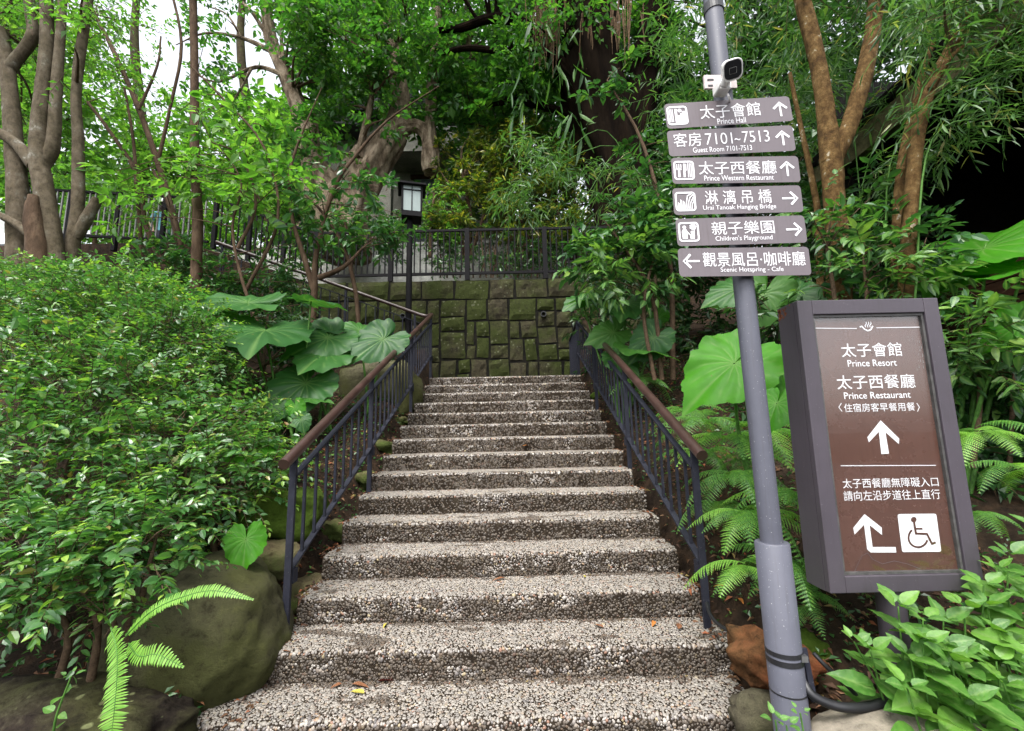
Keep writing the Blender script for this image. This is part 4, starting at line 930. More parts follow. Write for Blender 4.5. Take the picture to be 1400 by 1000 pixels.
# ---------------------------------------------------------------- rocks
def rock(name, c, r, mat, label, seed, sub=4, rough=.16, rot=0, flat=None):
    o = empty(name, (c[0], c[1], c[2]-r[2]*.6), label, 'rock'); bm = bmesh.new(); bmesh.ops.create_icosphere(bm, subdivisions=sub, radius=1)
    for v in bm.verts:
        q = v.co.normalized(); s_ = Vector((seed*7.1, seed*3.3, seed))
        k = 1+rough*1.6*(noise.noise(q*1.1+s_))+rough*.9*noise.noise(q*2.6+s_*2)+rough*.4*noise.noise(q*6+s_)+rough*.2*noise.noise(q*15+s_)+rough*.1*noise.noise(q*34+s_)
        q = Vector([math.copysign(abs(a)**.82, a) for a in q])*k
        v.co = Vector((q.x*r[0], q.y*r[1], q.z*r[2]))
    bmesh.ops.rotate(bm, verts=bm.verts, cent=(0, 0, 0), matrix=Matrix.Rotation(R(rot), 3, 'Y'))
    bmesh.ops.translate(bm, verts=bm.verts, vec=Vector((0, 0, r[2]*.6)))
    me = bpy.data.meshes.new(name); bm.to_mesh(me); bm.free(); me.materials.append(M[mat])
    for p in me.polygons: p.use_smooth = True
    b_ = link('stone_body', me, o); return o
rock('boulder', P(272, 866, 2.80), (.47, .38, .42), 'boulder', 'big rounded mossy boulder under the shrub at the left railing foot', 3, 5, .085, 24)
rock('boulder', P(60, 1035, 2.30), (.68, .34, .27), 'boulder_lichen', 'low dark boulder spotted with pale lichen at the bottom left', 8, 5, .16)
rock('boulder', P(1290, 1032, 1.95), (.52, .24, .15), 'rock_pale', 'flat pale smooth rock in front of the broad leaved plants', 5, 4, .07)
rock('rock', P(1058, 905, 2.42), (.19, .15, .13), 'rock_rust', 'rust orange angular rock behind the signpost foot', 12, 4, .34, 8)
rock('rock', P(1108, 905, 2.6), (.20, .16, .15), 'rock_moss', 'dark green rock between signpost and sign box leg', 14, 4, .2)
rock('rock', P(1050, 978, 2.30), (.2, .1, .09), 'boulder', 'dark low rock under the rust orange rock', 15, 3, .2)
rock('rock', P(385, 700, 3.6), (.34, .22, .2), 'rock_moss', 'bright green mossy rock behind the lowest left railing bars', 17, 4, .2)
rock('rock', P(372, 765, 3.3), (.2, .16, .12), 'rock_tan', 'tan flat stone beside the left railing foot', 18, 4, .2)
rock('boulder', P(522, 540, 6.6), (.62, .4, .5), 'boulder', 'large tan mossy boulder behind the middle of the left railing', 20, 4, .14)
EDG = []
for i in range(6):
    y_ = 3.4+i*.68+rg.uniform(-.1, .1); EDG.append(('left', XL-.02-rg.uniform(.06, .18), y_)); EDG.append(('right', XR+.12+rg.uniform(.06, .2), y_+.1))
for i, (sd_, x, y_) in enumerate(EDG):
    s_ = rg.uniform(.09, .15); o = rock('edging_stone', (x, y_, RISE*(math.floor((y_-Y0)/RUN)+1)-.07+rg.uniform(-.03, .03)), (s_*rg.uniform(.9, 1.3), s_*rg.uniform(.9, 1.4), s_*.7), ['rock_tan', 'boulder', 'rock_tan', 'rock_moss'][i % 4], '%s edging stone beside the %s ends of the %s steps' % (['tan', 'dark grey', 'pale tan', 'mossy'][i % 4], sd_, ['lowest', 'lower', 'lower middle', 'upper middle', 'upper', 'topmost'][i//2]), 30+i, 3, .45, rg.uniform(-25, 25))
    o['group'] = 'edging stones along the sides of the steps'

# ---------------------------------------------------------------- left shrubs
def shrub(label, lobes, leafmat, rng, per, leaf=.064, kind=8, nleaf=11, twigL=.28, **kw):
    base = np.array(lobes[0][0], float); base = np.array([base[0], base[1], ground_z(base[0], base[1])])
    stems = [([np.array([c[0]*.6+base[0]*.4, c[1]*.6+base[1]*.4, ground_z(c[0], c[1])-.05]), (np.asarray(c)+base)/2+[0, 0, .05], np.asarray(c)], [.022, .016, .006]) for c, r in lobes]
    o = empty('shrub', base, label, 'shrub', 'leafy shrubs on the left bank'); lm, tm = MB(), MB(); sm = MB()
    for p_, r_ in stems:
        p, r = smooth_path(p_, r_, 4); sm.tube(p, r, 6)
    for c, r in lobes:
        n = int(per*r*r); d = nrm(rng.normal(0, 1, (n, 3))); d = d[(d[:, 2] > -.75)]; n = len(d)
        rr = r*(.80+.42*vnoise(np.arctan2(d[:, 1], d[:, 0])*2.2+c[0]*3, d[:, 2]*2.6+c[1], 3))
        st = np.asarray(c)+d*(rr*np.where(rng.random(n) < .75, rng.uniform(.82, 1.0, n), rng.uniform(.45, .82, n)))[:, None]*[1, 1, .9]
        dirs = nrm(d*.75+rng.normal(0, .42, (n, 3))+UP*.28)
        b, ld, ln, pos = spray_layout(st, dirs, twigL*rng.uniform(.6, 1.35, n), nleaf, rng, .28, .95, .3, .12)
        taper = np.tile(np.linspace(1.12, .62, nleaf), n); lf = leaf*taper*rng.lognormal(0, .14, len(b)); k = rng.random(len(b)) < .95
        young = (np.tile(np.arange(nleaf), n) >= nleaf-4) & np.repeat(rng.random(n) < .38, nleaf)
        for q, mi in ((k & ~young, 0), (k & young, 1)): leaf_block(lm, b[q], ld[q], ln[q], lf[q], .52, kind, mi, .16, .14)
        twig_block(tm, st-dirs*.08, pos, .0026)
    for _ in range(7):
        c, r = lobes[rng.integers(len(lobes))]; d = nrm(rng.normal(0, 1, 3)*[1, .7, .8]+[0, -.5, .1]); a_ = np.asarray(c)+d*r*.6; e_ = a_+nrm(d+rng.normal(0, .5, 3))*r*rng.uniform(.55, .8)
        sm.tube([a_, (a_+e_)/2+rng.normal(0, .02, 3), e_], [.005, .004, .0015], 5)
    sm.build('stem', M['twig'], o, smooth=True); tag(tm.build('twigs', M['twig'], o), kind='stuff'); lm.build('foliage', [M[leafmat], M['leaf_tip']], o); return o
PER = 900
shrub('dense green shrub overhanging the big boulder', [(P(95, 745, 2.75), .50), (P(190, 715, 2.85), .40), (P(20, 640, 2.9), .50)], 'leaf_shrub', rg, PER)
shrub('arching green shrub beside the left handrail end', [(P(255, 640, 3.15), .46), (P(335, 650, 3.4), .30), (P(290, 590, 3.6), .38), (P(355, 600, 3.9), .25)], 'leaf_shrub', rg, PER)
shrub('broad green shrub at the left picture edge below the pale tree', [(P(60, 545, 3.4), .62), (P(150, 560, 3.3), .48), (P(0, 470, 3.9), .6)], 'leaf_shrub', rg, PER)
shrub('pale topped shrub in front of the slender brown trunk', [(P(215, 490, 4.2), .60), (P(275, 530, 4.2), .36), (P(165, 440, 4.5), .62), (P(232, 432, 4.9), .40)], 'leaf_shrub', rg, PER)
shrub('tall grey green shrub around the foot of the pale multi-stemmed tree', [(P(50, 450, 4.7), .7), (P(120, 440, 5.1), .66), (P(10, 415, 5.6), .58), (P(190, 425, 5.7), .52)], 'leaf_shrub', rg, PER)
shrub('low trailing shrub hanging over the lichened boulder', [(P(185, 765, 2.42), .22), (P(100, 785, 2.36), .28), (P(20, 790, 2.4), .28), (P(150, 832, 2.3), .11), (P(215, 730, 2.5), .16)], 'leaf_shrub', rg, 1100, twigL=.2)

# ---------------------------------------------------------------- trees on the left
def S(px, Y): return [P(x, y, Y) for x, y in px]
def rad(px, Y, ws): return [w_/2/pxm(P(px[0][0], px[0][1], Y)) for w_ in ws]
def stem(px, Y, ws): return (S(px, Y), rad(px, Y, ws))
Y = 6.2
gb = lambda p: [p[0], p[1], float(ground_z(p[0], p[1]))]
plant('multi_stem_tree', 'pale grey multi-stemmed tree at the left picture edge', 'tree', gb(P(60, 420, Y)),
      [stem([(28, 430), (25, 330), (24, 250), (17, 170), (10, 90), (0, 40)], Y, [28, 25, 22, 19, 17, 15]), stem([(12, 95), (28, 75), (45, 48), (42, 20), (36, -30)], Y, [14, 13, 13, 12, 11]),
       stem([(78, 430), (72, 340), (58, 250), (52, 210), (58, 130), (64, 60), (62, -40)], Y-.1, [26, 23, 22, 21, 17, 16, 15]), stem([(57, 228), (72, 200), (76, 140), (82, 60), (88, -40)], Y-.05, [16, 15, 13, 11, 10]),
       stem([(48, 228), (20, 195), (-20, 172)], Y-.1, [16, 14, 12]), stem([(92, 430), (97, 350), (106, 285), (107, 200), (104, 130), (112, 60), (126, -30)], Y+.1, [19, 17, 15, 13, 12, 12, 10]),
       stem([(104, 325), (118, 300), (134, 272)], Y+.1, [13, 14, 11]), stem([(40, 320), (20, 305), (-10, 290)], Y-.2, [11, 10, 8])],
      'bark_pale', clumps_px(-40, -60, 150, 70, 5.6, 8.5, 16, .5, rg)+clumps_px(-60, 60, 120, 200, 7, 9, 9, .5, rg), 'leaf_light', rg, per=22, nleaf=8, leaf=.10, wr=.5, twigL=.4, br=.03, seg=18, wob=.05, ridge=.10)
plant('tree_stump', 'brown broken trunk between the pale stems', 'stump', gb(P(52, 420, 6.0)), [stem([(54, 430), (52, 360), (46, 300), (45, 268)], 5.95, [30, 26, 20, 12])], 'bark_brown', [], 'leaf_light', rg, seg=12, wob=.12)
plant('slender_tree', 'straight slender tree with reddish brown trunk behind the left shrubs', 'tree', gb(P(265, 425, 6.6)), [stem([(266, 440), (268, 380), (270, 300), (266, 200), (266, 100), (263, -40)], 6.6, [16, 14, 13, 11.5, 10.5, 10])], 'bark_brown',
      clumps_px(200, -90, 330, -20, 6, 7.5, 6, .5, rg), 'leaf_canopy', rg, per=18, nleaf=8, leaf=.09, wr=.5, twigL=.35, wob=.04, seg=14, ridge=.06)
# saplings with larger glossy leaves
plant('sapling', 'leaning multi-stemmed sapling in front of the left end of the stone wall', 'tree', gb(P(432, 470, 6.7)),
      [stem([(424, 470), (430, 400), (432, 350), (455, 262), (485, 215), (530, 165), (600, 118)], 6.7, [10, 9, 7, 5.5, 4.5, 3, 1.2]), stem([(430, 400), (415, 350), (400, 300), (396, 240), (410, 190), (440, 120)], 6.7, [8, 7, 5.5, 4.5, 3, 1.2]),
       stem([(492, 470), (486, 400), (470, 340), (440, 290), (410, 260)], 6.9, [6, 6, 5, 4, 3]), stem([(436, 380), (470, 365), (495, 340)], 6.6, [8, 6, 3])], 'bark_brown',
      clumps_px(380, 200, 520, 330, 6.2, 7.2, 16, .28, rg)+clumps_px(500, 240, 545, 330, 6.5, 7.2, 5, .22, rg), 'leaf_mid', rg, per=9, nleaf=6, leaf=.15, wr=.48, twigL=.28, kind=8, br=.012, leafdroop=.3)
plant('sapling', 'thin sapling with pale spring leaves left of the lantern', 'tree', gb(P(330, 430, 6.2)),
      [stem([(352, 440), (330, 380), (318, 310), (330, 250), (300, 200)], 6.2, [5, 4, 3.5, 2.5, 1.2]), stem([(325, 340), (350, 280), (330, 215), (290, 195)], 6.2, [5, 4, 3, 2]), stem([(335, 400), (380, 300), (360, 200), (300, 130), (260, 90)], 6.5, [5, 4, 3, 3, 2])], 'bark_brown',
      clumps_px(160, 150, 400, 310, 5.6, 7, 22, .26, rg), 'leaf_light', rg, per=8, nleaf=6, leaf=.15, wr=.5, twigL=.28, kind=8, br=.010, leafdroop=.35)
plant('young_tree', 'dark leaning many-branched young tree left of the slender trunk', 'tree', gb(P(230, 400, 7.6)),
      [stem([(262, 400), (235, 290), (215, 220), (190, 150), (160, 80), (130, 20)], 7.6, [10, 9, 8, 7, 6, 5]), stem([(240, 395), (200, 310), (188, 240), (150, 180), (120, 140)], 7.7, [7, 7, 6, 5, 4]), stem([(196, 370), (188, 270), (182, 190), (170, 120)], 7.4, [5, 5, 4, 3]),
       stem([(215, 225), (232, 150), (248, 60), (230, -30)], 7.6, [5, 4, 4, 3]), stem([(255, 380), (238, 300), (208, 230)], 7.5, [6, 5, 4]), stem([(190, 150), (215, 90), (220, 50)], 7.5, [4, 3, 2])], 'bark_brown',
      clumps_px(110, 10, 215, 180, 7, 9, 16, .36, rg)+clumps_px(150, 170, 260, 330, 7.2, 8.6, 9, .4, rg), 'leaf_light', rg, per=14, nleaf=7, leaf=.095, wr=.5, twigL=.3, br=.012)
# the old gnarled tree
YD = 11.6
plant('old_tree', 'massive gnarled old tree with leaning pale trunk behind the fence', 'tree', (*P(455, 340, YD)[:2], 4.85),
      [stem([(455, 345), (462, 300), (490, 250), (522, 205), (545, 170), (545, 120), (535, 60), (510, -20)], YD, [92, 72, 54, 40, 30, 22, 16, 12]), stem([(545, 178), (568, 173), (584, 184), (588, 205)], YD-.1, [19, 16, 17, 19]),
       stem([(590, 236), (588, 210), (588, 170), (592, 110), (597, 50), (600, -40)], YD-.15, [20, 21, 14, 13, 12, 10]), stem([(440, 300), (425, 220), (408, 150), (392, 105), (372, 60), (362, 0)], YD+.1, [40, 24, 20, 18, 16, 12]),
       stem([(470, 270), (440, 240), (425, 205), (430, 160)], YD-.3, [40, 30, 22, 12]), stem([(490, 215), (505, 150), (520, 90), (560, 40)], YD-.5, [9, 7, 6, 4]), stem([(392, 105), (350, 92), (300, 112), (262, 100)], YD, [6, 4, 2.5, 1]), stem([(380, 75), (330, 52), (280, 46), (240, 62)], YD, [6, 4, 2.5, 1]), stem([(372, 60), (340, 12), (296, -20)], YD, [5, 4, 2]), stem([(345, 92), (318, 138), (285, 150)], YD, [3, 2, 1]), stem([(330, 52), (310, 20), (280, 8)], YD, [3, 2, 1]), stem([(405, 140), (385, 60), (392, -10)], YD, [6, 4, 3])], 'bark_old',
      clumps_px(400, -30, 640, 100, 9.8, 13, 46, .62, rg)+clumps_px(430, 90, 530, 170, 10.5, 12.8, 12, .5, rg)+clumps_px(255, 5, 400, 135, 11, 12.2, 16, .45, rg)+clumps_px(420, 150, 500, 215, 10.6, 11.2, 5, .35, rg), 'leaf_canopy', rg, per=24, nleaf=7, leaf=.17, wr=.62, twigL=.45, br=.05, seg=40, wob=.03, ridge=.28)
plant('leafy_tree', 'bright green broad leaved tree between the lantern and the dark trunk', 'tree', (*P(690, 300, 12.5)[:2], 4.9),
      [stem([(700, 330), (690, 220), (660, 130), (640, 50), (640, -30)], 12.5, [16, 14, 12, 10, 8])], 'bark_moss', clumps_px(600, 40, 790, 185, 10.4, 13.5, 40, .55, rg), 'leaf_canopy', rg, per=20, nleaf=7, leaf=.20, wr=.68, twigL=.45, br=.04)
# dark epiphyte hung tree
YE = 10.2
plant('dark_tree', 'huge dark forked tree with hanging root fibres above the fence', 'tree', (*P(850, 400, YE)[:2], 5.0),
      [stem([(872, 400), (858, 300), (838, 220), (818, 150), (800, 80), (785, -40)], YE, [95, 85, 75, 80, 88, 90]), stem([(848, 230), (872, 150), (886, 80), (900, -20)], YE+.1, [45, 38, 36, 34]), stem([(825, 150), (795, 118), (760, 78), (735, 48), (705, 28), (670, 26), (630, 38), (600, 42)], YE-.4, [20, 17, 15, 14, 13, 11, 9, 7]),
       stem([(730, 60), (690, 70), (640, 66), (600, 74)], YE-.3, [7, 8, 7, 5]), stem([(830, 180), (760, 150), (690, 140), (640, 152)], YE+.2, [12, 9, 7, 4])], 'bark_dark',
      clumps_px(640, -70, 800, 40, 9, 11.5, 26, .5, rg)+clumps_px(560, -360, 1000, -70, 8.5, 12, 50, .9, rg)+clumps_px(860, -60, 960, 120, 9.5, 12, 14, .5, rg)+clumps_px(690, 30, 780, 170, 9.4, 10.6, 12, .28, rg), 'leaf_canopy', rg, per=20, nleaf=7, leaf=.15, wr=.5, twigL=.4, br=.05, seg=40, wob=.03, ridge=.26)  # the large clumps above the view are added to shade what grows below
dk = [o for o in COL.objects if o.name == 'dark_tree'][0]
mb = MB()
for i in range(150):
    g_ = rg.random(); x = rg.normal(748, 10) if g_ < .6 else rg.normal(800, 4) if g_ < .75 else rg.normal(845, 14); y0_ = rg.uniform(-40, 40); ln_ = rg.uniform(25, 75); p = P(x, y0_, YE-.75+rg.uniform(-.2, .2)); q = P(x+rg.normal(0, 2), y0_+ln_, YE-.75)
    mb.tube([p, (p+q)/2+rg.normal(0, .02, 3), q], [.014, .011, .004], 4, cap=False)
mb.build('root_fibres', M['root_fibre'], dk)
# strap leaved ferns perched on the dark trunk
ep = empty('perched_fern', P(760, 110, YE-.8), 'strap leaved fern hanging from the dark trunk', 'fern'); mb = MB()
n = 110; st = np.array([P(rg.uniform(690, 800), rg.uniform(10, 200), YE-.8+rg.uniform(-.3, .5)) for _ in range(n)]); dd = nrm(np.stack([rg.normal(0, .35, n), rg.normal(-.2, .3, n), -np.ones(n)], 1))
leaf_block(mb, st, dd, nrm(rg.normal(0, 1, (n, 3))), rg.uniform(.4, .8, n), .13, 8, 0, .1, .1); mb.build('fronds', M['leaf_canopy'], ep)

# ---------------------------------------------------------------- far trees that close the view
far = [('tall dark tree far behind the dark forked trunk', 600, 900, -60, 330, 14.5, 19, 60, 1.0, 'leaf_dark'), ('dark tree far behind the signpost top', 860, 1170, -80, 300, 10.5, 14, 64, .9, 'leaf_dark'), ('dark tree behind the pavilion roof', 1120, 1420, -80, 200, 9.5, 12.5, 44, .8, 'leaf_dark'),
       ('pale leafy tree far behind the slender trunk', 250, 420, 150, 300, 14, 18, 24, .9, 'leaf_light'), ('pale leafy tree far behind the multi-stemmed tree', -40, 130, 120, 320, 12, 16, 30, .9, 'leaf_light'), ('pale leafy tree far behind the young tree', 110, 270, 165, 320, 15, 19, 26, .95, 'leaf_light'),
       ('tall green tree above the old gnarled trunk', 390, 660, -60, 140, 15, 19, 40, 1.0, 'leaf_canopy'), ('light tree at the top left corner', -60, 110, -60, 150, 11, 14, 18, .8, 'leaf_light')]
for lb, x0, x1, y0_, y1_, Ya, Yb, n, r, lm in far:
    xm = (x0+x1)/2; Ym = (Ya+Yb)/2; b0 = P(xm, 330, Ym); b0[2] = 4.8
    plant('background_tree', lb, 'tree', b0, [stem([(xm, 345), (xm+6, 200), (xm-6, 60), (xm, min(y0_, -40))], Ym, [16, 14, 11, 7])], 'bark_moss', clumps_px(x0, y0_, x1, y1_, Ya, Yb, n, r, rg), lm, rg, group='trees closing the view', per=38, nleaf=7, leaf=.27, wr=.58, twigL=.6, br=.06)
# hedge of yellow green shrubs above the fence
for i, (x0, x1, y0_, y1_, lb) in enumerate([(596, 680, 185, 330, 'yellow tipped shrub directly right of the lantern'), (670, 745, 170, 330, 'yellow tipped shrub at the middle of the fence'), (735, 830, 185, 335, 'yellow tipped shrub under the dark forked trunk')]):
    xm = (x0+x1)/2
    plant('low_bush', lb.replace('yellow tipped', 'low loose') .replace('directly right', 'at the fence right'), 'bush', (*P(xm, 345, 10.7)[:2], 4.88), [stem([(xm+d_, 380), (xm+d_+rg.uniform(-8, 8), 345), (xm+d_+rg.uniform(-14, 14), 310)], 10.7, [2.4, 2, 1.2]) for d_ in range(-36, 40, 9)], 'bark_brown', clumps_px(x0, 312, x1, 368, 10.3, 11.2, 20, .20, rg), 'leaf_mid', rg, group='loose bushes behind the fence', per=12, nleaf=7, leaf=.09, wr=.5, twigL=.18, br=.01)
    plant('croton_shrub', lb, 'shrub', (*P(xm, 340, 10.9)[:2], 4.88), [stem([(xm, 355), (xm+5, 300), (xm-5, 240)], 10.9, [8, 6, 4]), stem([(xm, 355), (xm-18, 300), (xm-25, 250)], 10.9, [6, 5, 3]), stem([(xm+3, 355), (xm+22, 300), (xm+28, 260)], 10.9, [6, 5, 3])], 'bark_brown',
      clumps_px(x0, y0_, x1, y1_, 10.2, 11.6, 44, .26, rg), 'leaf_yellow', rg, group='yellow tipped shrubs above the fence', per=20, nleaf=8, leaf=.15, wr=.34, twigL=.14, br=.015, upbias=.6, spread=1.2)
plant('shrub', 'small light green shrub behind the lantern', 'shrub', (*P(590, 340, 10.4)[:2], 4.88), [stem([(588, 352), (590, 300), (594, 265)], 10.4, [6, 5, 3])], 'bark_brown', clumps_px(570, 250, 625, 330, 9.9, 10.8, 16, .25, rg), 'leaf_light', rg, per=22, nleaf=8, leaf=.09, wr=.5, twigL=.18, br=.012)
for i_, (x0, x1, y0_, y1_, lb) in enumerate([(60, 190, 235, 345, 'light green bush behind the fence at the pale tree'), (180, 300, 255, 350, 'light green bush behind the fence left of the slender trunk'), (290, 430, 255, 365, 'light green bush behind the sloping fence')]):
    plant('shrub', lb, 'shrub', (*P((x0+x1)/2, 340, 10.6)[:2], 5.2), [stem([((x0+x1)/2, 365), ((x0+x1)/2+5, 310), ((x0+x1)/2-8, 265)], 10.6, [6, 5, 3])], 'bark_brown', clumps_px(x0, y0_, x1, y1_, 10.0, 11.4, 24, .32, rg), 'leaf_light', rg, group='bushes behind the left fence', per=16, nleaf=8, leaf=.13, wr=.5, twigL=.22, br=.012)
plant('shrub', 'grey green shrub seen through the left half of the fence', 'shrub', (*P(480, 360, 10)[:2], 4.88), [stem([(480, 372), (478, 330), (470, 300)], 10, [6, 5, 3])], 'bark_brown', clumps_px(400, 275, 560, 345, 9.7, 10.8, 26, .28, rg), 'leaf_mid', rg, per=20, nleaf=8, leaf=.11, wr=.5, twigL=.2, br=.012)

# ---------------------------------------------------------------- right side trees
plant('forked_tree', 'tan lichened tree forking above the shrub behind the sign box', 'tree', gb(P(1148, 430, 4.3)),
      [stem([(1148, 440), (1146, 345), (1141, 280), (1136, 215)], 4.3, [30, 27, 26, 27]), stem([(1136, 222), (1130, 165), (1120, 95), (1107, 40), (1086, -50)], 4.3, [25, 22, 20, 20, 19]), stem([(1138, 222), (1160, 175), (1180, 110), (1192, 50), (1204, -50)], 4.32, [22, 21, 20, 19, 19]), stem([(1122, 440), (1120, 330), (1115, 270), (1092, 160), (1080, 100)], 4.7, [9, 9, 8, 6, 5])],
      'bark_tan', clumps_px(1040, -60, 1240, -10, 3.8, 5, 8, .4, rg)+clumps_px(1000, -420, 1420, -70, 3.8, 6.5, 44, .6, rg), 'leaf_mid', rg, per=12, nleaf=8, leaf=.09, wr=.4, twigL=.3, seg=18, wob=.05, ridge=.09)  # the highest clumps, out of view, are added to shade the bamboo
plant('bent_tree', 'tan bent trunk curving right in front of the black pavilion', 'tree', gb(P(1240, 420, 3.6)),
      [stem([(1238, 440), (1243, 320), (1248, 250), (1254, 190), (1268, 130), (1290, 85), (1316, 35), (1345, -40)], 3.6, [20, 18, 17, 17, 16, 15, 14, 13]), stem([(1224, 440), (1226, 320), (1230, 250), (1238, 195), (1262, 100), (1275, 60)], 3.9, [14, 12, 11, 10, 8, 7]), stem([(1272, 122), (1300, 78), (1330, 55)], 3.55, [7, 6, 4])],
      'bark_tan', clumps_px(1260, -60, 1420, 10, 3.2, 3.9, 8, .3, rg), 'leaf_bamboo', rg, per=12, nleaf=8, leaf=.11, wr=.22, twigL=.3, seg=16, wob=.05, ridge=.08)
# bamboo: arching thin culms carrying fans of narrow leaves
def bamboo(label, culms, clumps, rng, per=9, leaf=.15):
    b0 = culms[0][0][0]; o = empty('bamboo', b0, label, 'bamboo'); cm, lm, tm = MB(), MB(), MB()
    for pts, r_ in culms:
        p, r = smooth_path(pts, np.linspace(r_, r_*.35, len(pts)), 6); mb = MB(); mb.tube(p, r, 7); mb.build('culm', M['stalk'], o, smooth=True)
    fill_crown(lm, tm, clumps, rng, per, 6, leaf, .135, .30, 8, .35, .5, .0, .75, .35, .0025)
    tag(tm.build('twigs', M['stalk'], o), kind='stuff'); lm.build('leaves', M['leaf_bamboo'], o); return o
def arch(x0, y0_, x1, y1_, xt, yt, Y): return ([P(x0, y0_, Y), P(x1, y1_, Y), P(xt, yt, Y-.3)], .010)
bamboo('bamboo with fans of narrow leaves behind the signpost top', [arch(960, 330, 940, 150, 900, 20, 6), arch(1010, 330, 1030, 120, 1090, 10, 6), arch(980, 330, 985, 100, 960, -40, 6)], clumps_px(890, 10, 1120, 190, 4.9, 6.6, 44, .3, rg)+clumps_px(880, -40, 1100, 20, 4.5, 6, 12, .3, rg), rg)
bamboo('bamboo arching over the forked tan tree', [arch(1195, 420, 1180, 250, 1260, 60, 5.2), arch(1210, 420, 1225, 200, 1350, 130, 4.6), arch(1190, 420, 1160, 120, 1130, 0, 5.4)], clumps_px(1100, 0, 1300, 190, 4.7, 5.8, 40, .27, rg)+clumps_px(1210, 150, 1250, 260, 4.6, 5.2, 7, .2, rg), rg)
bamboo('bamboo spray hanging in front of the mossy eave beam', [arch(1250, 420, 1275, 190, 1396, 160, 3.5), arch(1240, 420, 1262, 120, 1398, 70, 3.6)], clumps_px(1250, -30, 1410, 85, 3.2, 3.8, 34, .20, rg)+clumps_px(1290, 80, 1400, 130, 3.3, 3.6, 6, .13, rg)+clumps_px(1265, 120, 1310, 210, 3.3, 3.6, 6, .14, rg)+clumps_px(1310, 180, 1330, 196, 3.3, 3.5, 2, .08, rg)+clumps_px(1375, 150, 1396, 165, 3.3, 3.5, 2, .07, rg), rg, 7, .13)
bamboo('bamboo sprays drooping over the right end of the fence', [arch(905, 330, 840, 200, 690, 268, 6.2), arch(900, 330, 830, 180, 740, 240, 6.4), arch(905, 320, 850, 210, 800, 270, 6)], clumps_px(700, 190, 880, 285, 5.8, 6.9, 34, .22, rg)+clumps_px(685, 255, 705, 275, 5.9, 6.1, 2, .07, rg), rg, 7, .16)

# ---------------------------------------------------------------- shrubs whose leaves can be picked out one by one
def leaf_mesh(name, L, wd, mat, rng, nx=7, ny=6, fold=.16, curl=.18, wav=.0, side=5):
    """an ovate leaf from the petiole at the origin along +X, veins kept in an attribute"""
    mb = MB(); u = np.linspace(0, 1, nx*2+1); v = np.linspace(-1, 1, ny*2+1); U_, V_ = np.meshgrid(u, v, indexing='ij')
    wprof = np.sin(np.pi*np.clip(U_, 0, 1)**.72)**.85*(1-.25*U_); X = U_*L; Yv = V_*wprof*wd/2
    Z = fold*np.abs(Yv)-curl*L*U_**2*.6 + wav*np.sin(U_*22+V_*2)*np.abs(V_)*wd + .02*L*np.cos(U_*side*2*math.pi*1.2-np.abs(V_)*3)*np.abs(V_)*.5
    n0, n1 = U_.shape; ix = np.arange(n0*n1).reshape(n0, n1)
    mb.add(np.stack([X.ravel(), Yv.ravel(), Z.ravel()], 1), np.stack([ix[:-1, :-1].ravel(), ix[1:, :-1].ravel(), ix[1:, 1:].ravel(), ix[:-1, 1:].ravel()], 1))
    me = mb.mesh(name, mat, smooth=True); at = me.attributes.new('vein', 'FLOAT', 'POINT')
    vein = np.maximum(np.exp(-(V_/.10)**2)*.7, .35*np.exp(-(((U_*side*1.3-np.abs(V_)*.8) % 1-.5)/.13)**2)*(np.abs(V_) > .05))
    at.data.foreach_set('value', vein.ravel().astype(np.float32)); return me
def orient(o, pos, ld, ln, s_, rl):
    y = nrm(np.cross(ln, ld)); z = np.cross(ld, y)
    o.matrix_local = Matrix(((ld[0]*s_, y[0]*s_, z[0]*s_, pos[0]-rl[0]), (ld[1]*s_, y[1]*s_, z[1]*s_, pos[1]-rl[1]), (ld[2]*s_, y[2]*s_, z[2]*s_, pos[2]-rl[2]), (0, 0, 0, 1)))
def leaf_objects(root, meshes, b, ld, ln, sizes, name='leaf'):
    rl = root_loc(root)
    for i in range(len(b)): orient(link(name, meshes[i % len(meshes)], root), b[i], ld[i], ln[i], sizes[i], rl)
M['leaf_mid_v'] = leaf_mat('glossy shrub leaf', [(0, (.025, .085, .022)), (.6, (.045, .13, .03)), (.9, (.08, .19, .04)), (1, (.2, .32, .06))], .3, .3, vein=True)
mid_leaves = [leaf_mesh('leaf', 1, .44, M['leaf_mid_v'], rg, 4, 2, .2, .2+.1*i) for i in range(3)]
